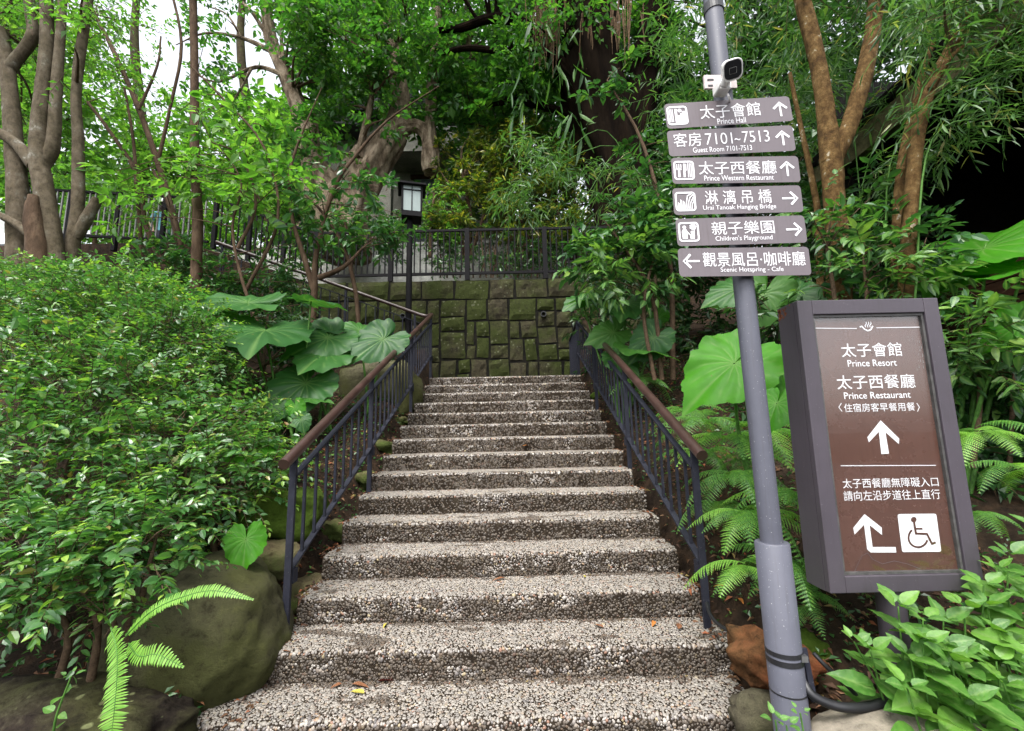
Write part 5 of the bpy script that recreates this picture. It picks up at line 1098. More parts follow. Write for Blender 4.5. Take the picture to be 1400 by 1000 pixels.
def picked_shrub(label, clumps, stems, rng, per, leaf, maxn=290, meshes=mid_leaves, name='leafy_shrub', group=None, nleaf=7, twigL=.2, bulk=None, bulkmat='leaf_mid', **kw):
    b0 = stems[0][0][0]; o = empty(name, b0, label, 'shrub', group)
    for pts, rr in stems:
        p, r = smooth_path(pts, rr, 4); mb = MB(); mb.tube(p, r, 7); mb.build('stem', M['twig'], o, smooth=True)
    paths = [smooth_path(p_, r_, 5) for p_, r_ in stems]; tm = MB(); B, D_, Nn = [], [], []
    for c, r in clumps:
        d, q, qr = nearest_on(paths, c)
        if d > .05: p, rr = smooth_path([q, (q+c)/2+UP*.03, c], [.006, .005, .003], 3); tm.tube(p, rr, 5)
        n = per; off, dd = ball(rng, n, .2); st = c+off*r; dirs = nrm(off+rng.normal(0, .35, (n, 3))+UP*.15+np.array([0, -.25, 0]))
        b, ld, ln, pos = spray_layout(st, dirs, twigL*rng.uniform(.7, 1.2, n), nleaf, rng, .25, .95, .3, .2); twig_block(tm, st, pos, .0025); B.append(b); D_.append(ld); Nn.append(ln)
    tag(tm.build('twigs', M['twig'], o), kind='stuff'); B, D_, Nn = map(np.concatenate, (B, D_, Nn)); dist = np.linalg.norm(B-EYE, axis=1)
    od = np.argsort(dist); near = od[:maxn]; rest = od[maxn:]; sz = leaf*rng.lognormal(0, .18, len(B))
    leaf_objects(o, meshes, B[near], D_[near], Nn[near], sz[near])
    if len(rest):
        mb = MB(); leaf_block(mb, B[rest], D_[rest], Nn[rest], sz[rest], .46, 8); tag(mb.build('foliage', M[bulkmat], o), kind='stuff')
    return o
picked_shrub('glossy leaved shrub around the foot of the forked tan tree', clumps_px(1100, 270, 1200, 395, 3.6, 4.2, 20, .20, rg)+clumps_px(1180, 320, 1310, 400, 3.2, 3.9, 20, .18, rg), [stem([(1150, 500), (1140, 400), (1130, 340)], 3.9, [7, 6, 4]), stem([(1210, 520), (1230, 420), (1260, 360)], 3.6, [7, 6, 4]), stem([(1180, 520), (1185, 420), (1180, 350)], 3.7, [6, 5, 3])], rg, 4, .105)
picked_shrub('glossy leaved shrub spreading left of the signpost', clumps_px(800, 290, 915, 400, 4.6, 5.4, 34, .20, rg)+clumps_px(870, 190, 930, 300, 4.8, 5.6, 14, .22, rg)+clumps_px(815, 85, 850, 140, 5.2, 5.4, 3, .1, rg), [stem([(905, 520), (890, 400), (840, 320)], 5, [7, 6, 4]), stem([(920, 520), (915, 350), (880, 200), (830, 110)], 5.2, [8, 7, 5, 3]), stem([(895, 520), (880, 420), (900, 330)], 4.9, [6, 5, 3])], rg, 6, .13)
picked_shrub('green leafy bush pressed against the right side of the sign box', clumps_px(1295, 425, 1400, 520, 2.9, 3.6, 20, .17, rg)+clumps_px(1310, 500, 1400, 560, 3.0, 3.7, 12, .17, rg), [stem([(1330, 640), (1340, 540), (1330, 460)], 3.2, [7, 6, 4]), stem([(1380, 640), (1385, 540), (1390, 470)], 3.2, [6, 5, 3])], rg, 5, .095)
# darker undergrowth behind
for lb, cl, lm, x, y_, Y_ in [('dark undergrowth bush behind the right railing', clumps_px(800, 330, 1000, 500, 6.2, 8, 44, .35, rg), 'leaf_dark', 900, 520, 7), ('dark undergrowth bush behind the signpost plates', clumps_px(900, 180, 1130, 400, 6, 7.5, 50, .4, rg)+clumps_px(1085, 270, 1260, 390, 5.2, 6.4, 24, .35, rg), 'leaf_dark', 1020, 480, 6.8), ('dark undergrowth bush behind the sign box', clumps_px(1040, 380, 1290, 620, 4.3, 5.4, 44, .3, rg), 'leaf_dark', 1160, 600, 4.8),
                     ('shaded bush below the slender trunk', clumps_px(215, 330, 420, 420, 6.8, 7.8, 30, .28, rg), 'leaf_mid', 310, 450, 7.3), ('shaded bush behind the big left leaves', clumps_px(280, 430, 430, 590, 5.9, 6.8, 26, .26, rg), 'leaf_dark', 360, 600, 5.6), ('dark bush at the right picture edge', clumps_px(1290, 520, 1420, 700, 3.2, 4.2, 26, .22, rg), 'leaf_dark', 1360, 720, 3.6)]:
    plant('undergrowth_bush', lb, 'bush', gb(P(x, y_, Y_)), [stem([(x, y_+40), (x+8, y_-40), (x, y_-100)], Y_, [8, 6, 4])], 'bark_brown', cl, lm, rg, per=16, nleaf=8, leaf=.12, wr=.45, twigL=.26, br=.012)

# soft broad leaved plants at the bottom right: every leaf its own part
broad = [leaf_mesh('leaf', 1, w_, M['leaf_broad'], rg, 6, 4, .22, c_, .012, 5) for w_, c_ in ((.62, .22), (.56, .32), (.66, .12), (.58, .42))]
def broad_plant(label, stems_px, rng, leaf=.148):
    o = None
    for (x0, y0_), (x1, y1_), Y_ in stems_px:
        top = P(x1, y1_, Y_); base = P(x0, y0_, Y_+.08); base[2] = ground_z(base[0], base[1])
        if o is None: o = empty('broad_leaved_plant', base, label, 'plant', 'soft broad leaved plants at the bottom right')
        mid = (base+top)/2+np.array([rng.normal(0, .02), -.03, .03]); p, r = smooth_path([base, mid, top], [.006, .005, .003], 6); mb = MB(); mb.tube(p, r, 6); mb.build('stem', M['stalk'], o, smooth=True)
        n = 5; B, D_, Nn, Sz = [], [], [], []
        for k in range(n):
            t = .35+.65*k/(n-1); i = min(len(p)-1, int(t*(len(p)-1))); q = p[i]; a0 = k*math.pi/2+rng.uniform(-.4, .4)
            for j in range(2 if k < n-1 else 4):
                a = a0+j*(math.pi if k < n-1 else math.pi/2); el = rng.uniform(-.05, .35) if k < n-1 else rng.uniform(.3, .8); d = np.array([math.cos(a)*math.cos(el), math.sin(a)*math.cos(el)-.15, math.sin(el)])
                s_ = leaf*(rng.uniform(.8, 1.25) if k < n-1 else rng.uniform(.4, .75)); d = nrm(d); B.append(q+d*.02); D_.append(d); nn = UP+np.array([0, -.55, 0])+rng.normal(0, .18, 3); nn = nrm(nn-d*np.dot(nn, d)); Nn.append(nn); Sz.append(s_)
        leaf_objects(o, broad, B, D_, Nn, Sz)
broad_plant('broad leaved plant in front of the sign box leg', [((1215, 960), (1228, 830), 2.02), ((1240, 960), (1262, 845), 2.0), ((1225, 965), (1190, 890), 1.98), ((1250, 965), (1245, 900), 1.92), ((1275, 970), (1290, 850), 2.05), ((1262, 970), (1276, 915), 1.9), ((1235, 970), (1262, 880), 1.9), ((1290, 975), (1300, 905), 1.86), ((1270, 970), (1240, 940), 1.84)], rg)
broad_plant('broad leaved plant below the right corner of the sign box', [((1310, 970), (1318, 830), 2.03), ((1325, 970), (1345, 800), 2.1), ((1320, 970), (1310, 895), 1.92), ((1345, 970), (1352, 860), 2.0), ((1300, 970), (1330, 930), 1.88), ((1320, 970), (1290, 880), 1.95), ((1330, 975), (1318, 955), 1.82), ((1340, 970), (1362, 905), 1.9)], rg)
broad_plant('broad leaved plant at the bottom right corner', [((1375, 970), (1380, 760), 2.15), ((1395, 970), (1405, 820), 2.05), ((1385, 970), (1385, 880), 1.95), ((1410, 970), (1412, 720), 2.2), ((1380, 975), (1372, 935), 1.86), ((1375, 970), (1350, 830), 2.05), ((1405, 975), (1400, 920), 1.88), ((1390, 970), (1365, 780), 2.12)], rg)
broad_plant('small broad leaved sprig left of the sign box leg', [((1205, 945), (1168, 878), 2.02)], rg, .09)
broad_plant('tiny seedling at the signpost foot', [((1100, 1000), (1094, 975), 1.9)], rg, .04)
broad_plant('small seedlings in front of the signpost foot', [((1062, 1010), (1060, 985), 1.85), ((1078, 1012), (1075, 992), 1.84)], rg, .06)
broad_plant('small three leaved seedling on the lichened boulder', [((100, 965), (97, 925), 2.05)], rg, .05)

# ---------------------------------------------------------------- elephant ears
def ear_mesh(seed, mat):
    rr = np.random.default_rng(seed); na, nr = 96, 8; ph = np.linspace(-math.pi, math.pi, na+1); f = np.linspace(0.02, 1, nr)
    tab = np.interp(np.abs(np.degrees(ph)), [0, 12, 30, 60, 90, 120, 145, 162, 172, 180], [.70, .59, .50, .44, .42, .43, .44, .40, .27, .06])
    veins = np.radians([0, 24, 48, 76, 106, 134, 158]); va = np.concatenate([veins, -veins[1:]])
    dv0 = np.abs(ph); edge = tab*(1+.03*np.cos(2*math.pi*np.abs(ph)/R(24))+.014*rr.normal(0, 1, na+1)-.10*np.exp(-((ph-rr.uniform(-2, 2))/.05)**2)); edge[-1] = edge[0]
    A, F_ = np.meshgrid(ph, f, indexing='ij'); Rr = edge[:, None]*F_
    X = Rr*np.cos(A); Yy = Rr*np.sin(A); dv = np.min(np.abs(A[..., None]-va*(1.14-.30*F_[..., None]**1.5)), axis=-1); rip = np.minimum(dv/R(11), 1)
    Z = .018*rip*F_*(1.2-F_*.3)+.10*np.abs(Yy)-.42*X*np.abs(X)*.8-.30*Yy**2+.020*np.sin(A*9+seed)*F_**4+.045*np.cos(A*3+seed)*F_**2
    ix = np.arange((na+1)*nr).reshape(na+1, nr); mb = MB(); mb.add(np.stack([X.ravel(), Yy.ravel(), Z.ravel()], 1), np.stack([ix[:-1, :-1].ravel(), ix[:-1, 1:].ravel(), ix[1:, 1:].ravel(), ix[1:, :-1].ravel()], 1))
    me = mb.mesh('leaf', mat, smooth=True); at = me.attributes.new('vein', 'FLOAT', 'POINT')
    wv = np.exp(-((dv*Rr)/(.0045+.004*(1-F_)))**2); at.data.foreach_set('value', np.clip(wv*.45, 0, 1).ravel().astype(np.float32)); return me
ears = [ear_mesh(i, M['leaf_ear']) for i in range(3)]; ears_bright = [ear_mesh(i+5, M['leaf_ear_bright']) for i in range(2)]
def ear_plant(label, base_px, leaves, rng, brighter=False):
    """leaves: (px, py, Y, width px, tip angle in the picture, how far it faces the viewer, lit?)"""
    bx, by, bY = base_px; base = P(bx, by, bY); base[2] = ground_z(base[0], base[1])
    o = empty('elephant_ear', base, label, 'plant'); rl = root_loc(o)
    for i, (px, py, Y_, wpx, ang, fc, lt) in enumerate(leaves):
        p = P(px, py, Y_); view = nrm(EYE-p); n_ = nrm(UP*(1-fc)+view*fc+rng.normal(0, .06, 3)); d = CR*math.cos(R(ang))+CU*math.sin(R(ang))
        if fc < .5: d = nrm(np.array([math.cos(R(ang)), math.sin(R(ang)), 0]))
        d = nrm(d-n_*np.dot(d, n_)); me = (ears_bright if lt else ears)[i % (2 if lt else 3)]
        orient(link('leaf', me, o), p, d, n_, wpx*1.1/pxm(p)/.86, rl)
        q = p-n_*.004; b2 = base+rng.normal(0, .05, 3)*[1, 1, 0]; mid = (q+b2)/2+np.array([(q-b2)[0]*.15, .05, .12]); pp, r = smooth_path([b2-[0, 0, .05], mid, q-n_*.05+UP*.02, q], [.020, .013, .009, .006], 5); mb = MB(); mb.tube(pp, r, 8); mb.build('stalk', M['stalk'], o, smooth=True)
    return o
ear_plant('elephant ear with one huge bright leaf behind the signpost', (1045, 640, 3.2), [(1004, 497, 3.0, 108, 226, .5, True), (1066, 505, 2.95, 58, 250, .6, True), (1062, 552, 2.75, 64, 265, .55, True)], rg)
ear_plant('dark elephant ear beside the top of the right railing', (850, 530, 5.6), [(822, 406, 5.8, 58, 200, .25, False), (856, 414, 5.5, 64, 250, .35, False), (797, 410, 6.0, 38, 215, .4, False), (893, 462, 5.0, 52, 225, .7, False), (838, 455, 5.5, 46, 200, .6, False), (872, 478, 5.1, 62, 330, .25, False), (846, 490, 5.3, 42, 300, .5, False), (900, 435, 5.6, 30, 90, .5, True)], rg)
ear_plant('dark elephant ear behind the signpost plates', (1030, 520, 4.6), [(1045, 402, 4.5, 70, 250, .6, False), (1010, 395, 4.7, 60, 200, .5, False), (1085, 405, 4.6, 60, 290, .5, False)], rg)
ear_plant('bright elephant ear leaning in front of the dark planks', (1290, 520, 3.3), [(1345, 340, 3.5, 120, 300, .42, True), (1395, 365, 3.3, 110, 330, .35, True), (1320, 352, 3.7, 90, 200, .4, True), (1392, 445, 2.9, 58, 200, .7, True)], rg)
ear_plant('elephant ear with flat wide leaves above the left shrubs', (385, 560, 5.0), [(362, 452, 4.9, 112, 290, .22, False), (338, 414, 5.2, 92, 190, .32, False), (310, 432, 5.1, 60, 180, .3, False), (425, 412, 5.1, 54, 40, .12, False), (262, 412, 5.2, 52, 200, .4, True)], rg)
ear_plant('elephant ear with drooping leaves close behind the left handrail', (450, 590, 5.2), [(448, 462, 5.3, 74, 250, .45, False), (446, 484, 5.2, 76, 270, .25, False), (418, 524, 4.9, 76, 240, .6, False), (452, 450, 5.5, 40, 0, .3, False)], rg)
ear_plant('single leaved elephant ear touching the left handrail', (500, 560, 5.6), [(524, 464, 5.4, 64, 235, .55, False), (492, 452, 5.8, 34, 180, .4, False)], rg)
ear_plant('small elephant ear with two bright young leaves', (405, 610, 4.6), [(381, 556, 4.6, 30, 250, .7, False), (404, 556, 4.5, 24, 285, .7, True), (412, 574, 4.45, 24, 280, .6, False), (425, 545, 4.8, 34, 0, .3, False)], rg)
ear_plant('small heart shaped leaf on the top of the big boulder', (345, 765, 2.95), [(336, 738, 2.85, 48, 265, .75, True)], rg)
ear_plant('low elephant ear beneath the left handrail end', (350, 660, 3.8), [(342, 612, 3.6, 62, 290, .3, True), (318, 622, 3.7, 40, 200, .3, False)], rg)

# ---------------------------------------------------------------- ferns
def frond_mesh(L, wd, npair, mat, toothed, droop=.45, rise=.5, seed=0, name='frond'):
    """rachis along +X rising then drooping; pinnae on both sides"""
    rr = np.random.default_rng(seed); mb = MB(); t = np.linspace(.10, 1, npair); x = t*L; z = rise*x-(rise*.55+droop)*x*x/L
    rx = np.linspace(0, 1, 12)*L; rz = rise*rx-(rise*.55+droop)*rx*rx/L; mb.tube(np.stack([rx, 0*rx, rz], 1), np.linspace(.0045, .001, 12)*max(.6, L), 4, cap=False)
    slope = rise-2*(rise*.55+droop)*x/L; T = nrm(np.stack([np.ones_like(x), 0*x, slope], 1)); Nn = np.stack([-T[:, 2], 0*x, T[:, 0]], 1)
    prof = np.sin(np.pi*np.clip(t*.86+.12, 0, 1))**.75 if toothed else np.minimum(1, (1-t)*3.2+.12)*np.minimum(1, t*4)
    for s_ in (-1, 1):
        ln = wd*.5*prof*rr.uniform(.92, 1.08, npair); pitch = L/npair
        d = nrm(np.array([0, s_, 0])+T*(.42 if toothed else .12)-Nn*.22+rr.normal(0, .04, (npair, 3))); base = np.stack([x, 0*x, z], 1); u = nrm(np.cross(d, Nn))*s_
        if not toothed:
            w_ = pitch*.42
            for f0 in range(1):
                V = np.stack([base-T*w_*.7, base+T*w_*.7, base+d*ln[:, None]*.6+T*w_*.9-Nn*ln[:, None]*.08, base+d*ln[:, None]+T*w_*.2-Nn*ln[:, None]*.22, base+d*ln[:, None]*.6-T*w_*.5-Nn*ln[:, None]*.08], 1); F = np.array([[0, 1, 2], [0, 2, 4], [4, 2, 3]])
                mb.add(V.reshape(-1, 3), (F[None]+(np.arange(npair)*5)[:, None, None]).reshape(-1, 3))
        else:
            nt_ = 9
            for j in range(nt_):
                q = j/nt_; hw_ = pitch*.62*(1-q**1.6)+.0005; c = base+d*(ln*q)[:, None]-Nn*(ln*q*q*.22)[:, None]; nx_ = base+d*(ln*(q+1.0/nt_))[:, None]-Nn*(ln*(q+1/nt_)**2*.22)[:, None]; tq = base+d*(ln*(q+.95/nt_))[:, None]-Nn*(ln*(q+.5/nt_)**2*.22)[:, None]
                V = np.stack([c, nx_, tq+T*hw_, tq-T*hw_], 1); F = np.array([[0, 1, 2], [0, 3, 1]]); mb.add(V.reshape(-1, 3), (F[None]+(np.arange(npair)*4)[:, None, None]).reshape(-1, 3))
    return mb.mesh(name, mat)
FR = [frond_mesh(1, .46, 22, M['fern'], True, .42+.16*i, .6, i) for i in range(3)]; FRL = [frond_mesh(1, .48, 22, M['fern_bright'], True, .5, .5, 9)]
def fern(label, px, py, Y_, n, L, rng, az0=-75, spread=150, brighter=0):
    c = P(px, py, Y_); c[2] = max(c[2], ground_z(c[0], c[1])); o = empty('fern', c, label, 'fern', 'feathery ferns on the right bank'); rl = root_loc(o)
    for i in range(n):
        a = R(az0+spread*((i+.5)/n-.5)*2+rng.uniform(-12, 12)); el = rng.uniform(-.4, .2); d = np.array([math.cos(a)*math.cos(el), math.sin(a)*math.cos(el), math.sin(el)]); n_ = UP+rng.normal(0, .15, 3); n_ = nrm(n_-d*np.dot(n_, d))
        orient(link('frond', FRL[0] if rng.random() < brighter else FR[i % 3], o), c+rng.normal(0, .015, 3), d, n_, L*.8*rng.uniform(.75, 1.2), rl)
    return o
for a in [('fern under the huge bright leaf', 1000, 600, 3.3, 10, .52, .2), ('fern behind the middle of the right railing', 935, 560, 4.2, 9, .5, .0), ('fern beside the right handrail end', 1003, 650, 3.05, 10, .46, .3), ('fern left of the signpost sleeve top', 1015, 700, 2.85, 9, .46, .5), ('low fern reaching the right railing foot', 1020, 770, 2.65, 8, .40, .7),
          ('fern between signpost and sign box', 1075, 680, 2.75, 9, .48, .1), ('fern low between sign box and signpost sleeve', 1088, 770, 2.65, 9, .42, .1), ('fern hanging under the lower left corner of the sign box', 1105, 815, 2.6, 7, .34, .1), ('fern right of the sign box middle', 1340, 590, 2.9, 7, .40, .3), ('fern low at the right edge', 1395, 640, 2.7, 7, .36, .5), ('fern right of the sign box bottom', 1335, 705, 2.55, 7, .26, .2),
          ('fern high behind the right railing', 880, 520, 5.2, 7, .5, .0), ('fern behind the huge bright leaf', 1045, 590, 3.5, 8, .55, .1), ('fern between the railing and the huge bright leaf', 962, 575, 3.7, 9, .5, .1), ('fern tucked between the handrail end and the signpost', 985, 690, 3.2, 9, .42, .2), ('fern beside the huge bright leaf stalk', 1020, 625, 3.5, 9, .46, .1), ('fern on the bank left of the signpost', 960, 620, 3.9, 9, .46, .1)]:
    fern(*a[:6], rg, brighter=a[6])
# sword fern on the left boulder: fronds along given paths
sw = empty('sword_fern', P(168, 862, 2.12), 'sword fern with one long frond hanging over the lichened boulder', 'fern')
def frond_path(pts, wd, npair, mat, nrm_dir, seed, root=sw):
    rr = np.random.default_rng(seed); p, _ = smooth_path(pts, [.003]*len(pts), 14); mb = MB(); mb.tube(p, np.linspace(.004, .0012, len(p)), 5, mat=1)
    cum = np.concatenate([[0], np.cumsum(np.linalg.norm(np.diff(p, axis=0), axis=1))]); t = np.linspace(.04, .995, npair); q = np.stack([np.interp(t*cum[-1], cum, p[:, i]) for i in range(3)], 1); T = nrm(np.gradient(q, axis=0)); sd_ = nrm(np.cross(T, nrm_dir)); Nn = np.cross(sd_, T)
    prof = np.minimum(1, t*6+.35)*np.minimum(1, (1-t)*3.0+.12); pitch = cum[-1]/npair
    for s_ in (-1, 1):
        ln = (wd/2*prof*rr.uniform(.9, 1.1, npair))[:, None]; d = nrm(sd_*s_+T*.18+Nn*.12+rr.normal(0, .05, (npair, 3))); w_ = pitch*.46
        V = np.stack([q-T*w_*.7, q+T*w_*.8, q+d*ln*.35+T*w_*1.0, q+d*ln*.75+T*w_*.85, q+d*ln+T*w_*.5-Nn*ln*.1, q+d*ln*.75-T*w_*.45, q+d*ln*.35-T*w_*.75], 1)+Nn[:, None]*.0
        F = np.array([[0, 1, 2], [0, 2, 6], [6, 2, 3], [6, 3, 5], [5, 3, 4]]); mb.add(V.reshape(-1, 3), (F[None]+(np.arange(npair)*7)[:, None, None]).reshape(-1, 3))
    return mb.build('frond', [M['fern_bright'], M['stalk']], root)
vw = -CF
frond_path([P(152, 858, 2.12), P(160, 890, 2.06), P(160, 930, 2.0), P(156, 975, 1.95), P(148, 1040, 1.92)], .13, 52, None, vw, 1)
frond_path([P(172, 870, 2.14), P(205, 838, 2.1), P(240, 820, 2.1), P(290, 808, 2.08), P(346, 820, 2.06)], .064, 56, None, nrm(vw+UP), 2)
frond_path([P(176, 880, 2.12), P(190, 897, 2.05), P(215, 895, 2.02), P(250, 912, 2.0)], .08, 26, None, nrm(vw+UP*.6), 3)
frond_path([P(172, 868, 2.16), P(200, 845, 2.14), P(225, 828, 2.14), P(246, 815, 2.13)], .045, 40, None, nrm(vw+UP), 4)

# ---------------------------------------------------------------- ground cover, leaf litter, fallen leaves
n = 9000; x = np.concatenate([rg.uniform(-3.4, -1.5, n//2), rg.uniform(1.3, 3.2, n//2)]); y_ = rg.uniform(2.1, 7.5, n); z = ground_z(x, y_)
mb = MB(); d = nrm(np.stack([rg.normal(0, 1, n), rg.normal(0, 1, n), rg.uniform(.0, .7, n)], 1)); nn = nrm(UP+rg.normal(0, .4, (n, 3)))
leaf_block(mb, np.stack([x, y_, z+rg.uniform(.0, .09, n)], 1), d, nn, rg.uniform(.025, .055, n), .6, 4); gcov = mb.build('ground_cover', M['leaf_mid']); tag(gcov, kind='stuff')
n = 9000; x = np.concatenate([rg.uniform(-2.6, -1.4, n//2), rg.uniform(1.15, 2.9, n//2)]); y_ = 2.0+5.5*rg.random(n)**1.6; z = ground_z(x, y_)
ins = (x > -1.5) & (x < 1.27) & (y_ > Y0); z = np.where(ins, RISE*(np.floor((y_-Y0)/RUN)+1)+.004, z+.01)
mb = MB(); d = nrm(np.stack([rg.normal(0, 1, n), rg.normal(0, 1, n), rg.normal(0, .25, n)], 1)); nn = nrm(UP+rg.normal(0, .45, (n, 3)))
leaf_block(mb, np.stack([x, y_, z], 1), d, nn, rg.uniform(.02, .07, n), .38, 4, 0, .3, .3); tag(mb.build('leaf_litter', M['litter']), kind='stuff')
n = 900; k = rg.integers(0, 14, n); x = rg.uniform(-1.4, 1.15, n); y_ = Y0+k*RUN+RUN-np.abs(rg.normal(0, .03, n))-.012; z = (k+1)*RISE+.008
mb = MB(); d = nrm(np.stack([rg.normal(0, 1, n), rg.normal(0, .4, n), rg.normal(0, .1, n)], 1)); leaf_block(mb, np.stack([x, y_, z], 1), d, nrm(UP+rg.normal(0, .3, (n, 3))), rg.uniform(.008, .024, n), .3, 4, 0, .2, .1); tag(mb.build('tread_debris', M['litter']), kind='stuff')
dry = {}
for nm, c in (('brown', (.20, .09, .045)), ('orange', (.42, .16, .04)), ('yellow', (.42, .36, .07)), ('red', (.17, .03, .025))):
    mt = rough_mat('dry %s leaf' % nm, [(.3, [v*.7 for v in c]), (.7, [min(1, v*1.2) for v in c])], 40, .6); dry[nm] = leaf_mesh('leaf_blade', 1, .42, mt, rg, 4, 2, .4, .25)
FL = [(480, 938, 'brown', 28, 'brown curled leaf at the front of the lowest step'), (467, 937, 'brown', 15, 'small brown leaf beside the dark red one on the lowest step'), (498, 950, 'yellow', 22, 'yellowish leaf lying flat on the lowest step'), (516, 934, 'red', 24, 'dark red leaf against the lowest riser'), (530, 853, 'yellow', 16, 'small yellow leaf on the second step'), (597, 835, 'orange', 17, 'orange leaf upright against the third riser'), (640, 842, 'orange', 14, 'pale orange leaf leaning on the third riser'),
      (705, 832, 'brown', 20, 'brown leaf near the middle of the third riser'), (765, 852, 'brown', 10, 'tiny brown leaf under the third riser near the stair middle'), (895, 851, 'orange', 15, 'orange leaf at the right of the second step'), (825, 860, 'brown', 16, 'brown leaf lying on the second step near its middle right'), (928, 862, 'brown', 20, 'brown leaf by the right railing foot'), (985, 860, 'brown', 17, 'brown leaf on the black cable by the right railing foot'), (1003, 880, 'brown', 14, 'brown leaf just above the rust orange rock'), (690, 792, 'brown', 18, 'brown leaf on the nosing of the third step'), (800, 791, 'yellow', 9, 'tiny yellow leaf on the third step'),
      (722, 616, 'orange', 9, 'orange leaf on a middle step'), (1010, 820, 'orange', 16, 'orange leaf under the fern at the right railing foot'), (990, 803, 'orange', 14, 'upper orange leaf behind the right railing foot'), (1085, 930, 'brown', 16, 'brown leaf touching the signpost foot'), (1118, 935, 'orange', 20, 'orange leaf beside the black cable'), (280, 945, 'orange', 16, 'orange leaf in the gap below the big boulder'), (265, 962, 'brown', 20, 'brown leaf between the two left boulders'), (300, 958, 'orange', 15, 'orange leaf at the left end of the lowest step'), (330, 930, 'brown', 15, 'brown leaf where the big boulder meets the second step'), (640, 900, 'brown', 8, 'tiny brown leaf on the second riser'), (445, 905, 'brown', 10, 'small brown leaf at the left of the second riser'), (385, 905, 'brown', 12, 'brown leaf at the left end of the second riser')]
def hit(px, py):
    """first point of the ground or steps along the ray through a pixel"""
    d = CF+CR*((px-700)/FPX)+CU*((500-py)/FPX); d /= d[1]
    for y in np.arange(1.6, 9, .006):
        p = EYE+d*y
        z = RISE*min(15, math.floor((y-Y0)/RUN)+1) if (-1.5 < p[0] < 1.25 and y > Y0) else float(ground_z(p[0], p[1]))
        if p[2] <= z+.004: p[2] = max(p[2], min(z, p[2]+.05))+.008; return p
    return None
for px, py, c, w_, lb in FL:
    p = hit(px, py)
    if p is None: continue
    o = empty('fallen_leaf', p, lb, 'leaf', 'dry leaves fallen on and beside the stairs')
    a = rg.uniform(0, 6.28); d = nrm(np.array([math.cos(a), math.sin(a)*.6, rg.uniform(-.05, .12)])); nn = UP+rg.normal(0, .25, 3); nn = nrm(nn-d*np.dot(nn, d)); orient(link('leaf_blade', dry[c], o), p, d, nn, w_/pxm(p), np.array(p))

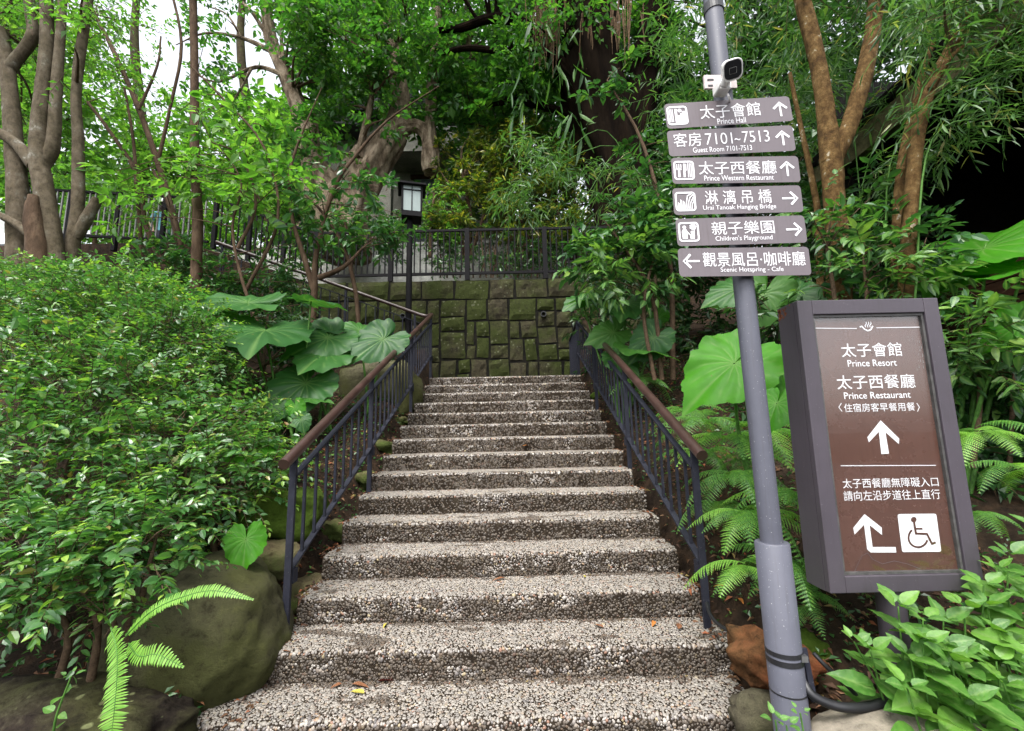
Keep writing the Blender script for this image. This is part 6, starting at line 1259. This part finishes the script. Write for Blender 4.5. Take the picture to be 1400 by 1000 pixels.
# ---------------------------------------------------------------- person on the upper path, parked van
def person(px, py, Y_):
    hc = P(px, py, Y_); zf = ground_z(hc[0], hc[1]); zf = float(zf); h = 1.62; hc[2] = max(hc[2], zf+1.2); zf = hc[2]-h+.12
    o = empty('person', (hc[0], hc[1], zf), 'person in a white hat and teal top walking behind the trees', 'person'); x, y_ = hc[0], hc[1]
    vs = {'pel': (0, 0, .84, .13), 'waist': (0, 0, .98, .12), 'chest': (0, .0, 1.20, .15), 'neck': (0, 0, 1.36, .05), 'head': (0, -.01, 1.50, .095), 'crown': (0, 0, 1.56, .08), 'shl': (-.19, 0, 1.29, .06), 'ell': (-.24, .03, 1.03, .045), 'wrl': (-.22, -.08, .82, .033), 'hal': (-.21, -.12, .75, .03), 'shr': (.19, 0, 1.29, .06), 'elr': (.25, .02, 1.04, .045), 'wrr': (.23, -.1, .84, .033), 'har': (.22, -.14, .77, .03),
          'hpl': (-.09, 0, .80, .10), 'knl': (-.10, -.06, .45, .065), 'anl': (-.10, .04, .08, .045), 'tol': (-.10, -.10, .04, .04), 'hpr': (.09, 0, .80, .10), 'knr': (.10, .02, .45, .065), 'anr': (.10, .12, .08, .045), 'tor': (.10, -.02, .04, .04)}
    ed = [('pel', 'waist'), ('waist', 'chest'), ('chest', 'neck'), ('neck', 'head'), ('head', 'crown'), ('chest', 'shl'), ('shl', 'ell'), ('ell', 'wrl'), ('wrl', 'hal'), ('chest', 'shr'), ('shr', 'elr'), ('elr', 'wrr'), ('wrr', 'har'), ('pel', 'hpl'), ('hpl', 'knl'), ('knl', 'anl'), ('anl', 'tol'), ('pel', 'hpr'), ('hpr', 'knr'), ('knr', 'anr'), ('anr', 'tor')]
    ks = list(vs); me = bpy.data.meshes.new('body'); me.from_pydata([vs[k][:3] for k in ks], [(ks.index(a), ks.index(b)) for a, b in ed], []); b = link('body', me, o); md = b.modifiers.new('skin', 'SKIN'); 
    for i, k in enumerate(ks): me.skin_vertices[0].data[i].radius = (vs[k][3], vs[k][3]*(.75 if k in ('chest', 'waist', 'pel') else 1)); me.skin_vertices[0].data[i].use_root = (k == 'pel')
    b.modifiers.new('sub', 'SUBSURF').levels = 1; dg = bpy.context.evaluated_depsgraph_get(); me2 = bpy.data.meshes.new_from_object(b.evaluated_get(dg)); b.modifiers.clear(); b.data = me2
    me2.materials.clear()
    for k in ('skin', 'teal_cloth', 'dark_cloth'): me2.materials.append(M[k])
    for p in me2.polygons:
        p.use_smooth = True; z = p.center.z; ax = abs(p.center.x); p.material_index = 0 if z > 1.36 or (ax > .17 and z < 1.05) else 1 if z > .86 else 2
    mb = MB(); c = np.array([x, y_, zf+1.0])
    mb.lathe([(.19, .585-.03), (.115, .60), (.112, .665), (.085, .70), (.001, .712)], c, 18); mb.build('hat', M['hat'], o, smooth=True)
    mb = MB(); mb.lathe([(.03, .40), (.10, .43), (.106, .52), (.10, .60)], c+[0, .02, 0], 14); mb.build('hair', M['hair'], o, smooth=True)
    mb = MB(); mb.lathe([(.001, -.014), (.013, -.01), (.016, 0), (.010, .016), (.001, .022)], c+[0, -.115, .49], 8); mb.build('nose', M['skin'], o, smooth=True)
    o.rotation_euler = (0, 0, R(55)); return o
person(226, 287, 9.9)
vp = P(-20, 300, 11.5); vz = float(ground_z(vp[0], vp[1])); vz = 5.9
van = empty('parked_van', (vp[0], vp[1], vz), 'white van parked behind the pale multi-stemmed tree', 'van')
def vprof(pts, y0_, y1_, name, mat, parent=van):
    mb = MB(); mb.prism(pts, np.array([vp[0], vp[1]+y0_, vz]), np.array([1.0, 0, 0]), np.array([0, 0, 1.0]), np.array([0, 1.0, 0]), y1_-y0_); return mb.build(name, M[mat], parent)
bd = vprof([(-2.2, .35), (2.1, .35), (2.15, .75), (1.55, 1.05), (1.0, 1.75), (.8, 1.88), (-2.1, 1.9), (-2.25, 1.6)], -.85, .85, 'body', 'white_paint')
for a, b in ((-2.0, -.7), (-.6, .25), (.35, 1.0)):
    w_ = vprof([(a, 1.12), (b+(.28 if b > .9 else 0), 1.12), (b, 1.68), (a, 1.68)], -.866, -.853, 'window', 'window_glass', bd)
vprof([(-2.2, .62), (2.1, .62), (2.1, .70), (-2.2, .70)], -.868, -.853, 'side_trim', 'black')
for x in (-1.4, 1.35):
    mb = MB(); mb.tube([(vp[0]+x, vp[1]-.88, vz+.32), (vp[0]+x, vp[1]-.66, vz+.32)], [.32, .32], 20); wh = mb.build('wheel', M['black'], van); mb = MB(); mb.tube([(vp[0]+x, vp[1]-.895, vz+.32), (vp[0]+x, vp[1]-.87, vz+.32)], [.19, .19], 16); mb.build('rim', M['steel'], wh)
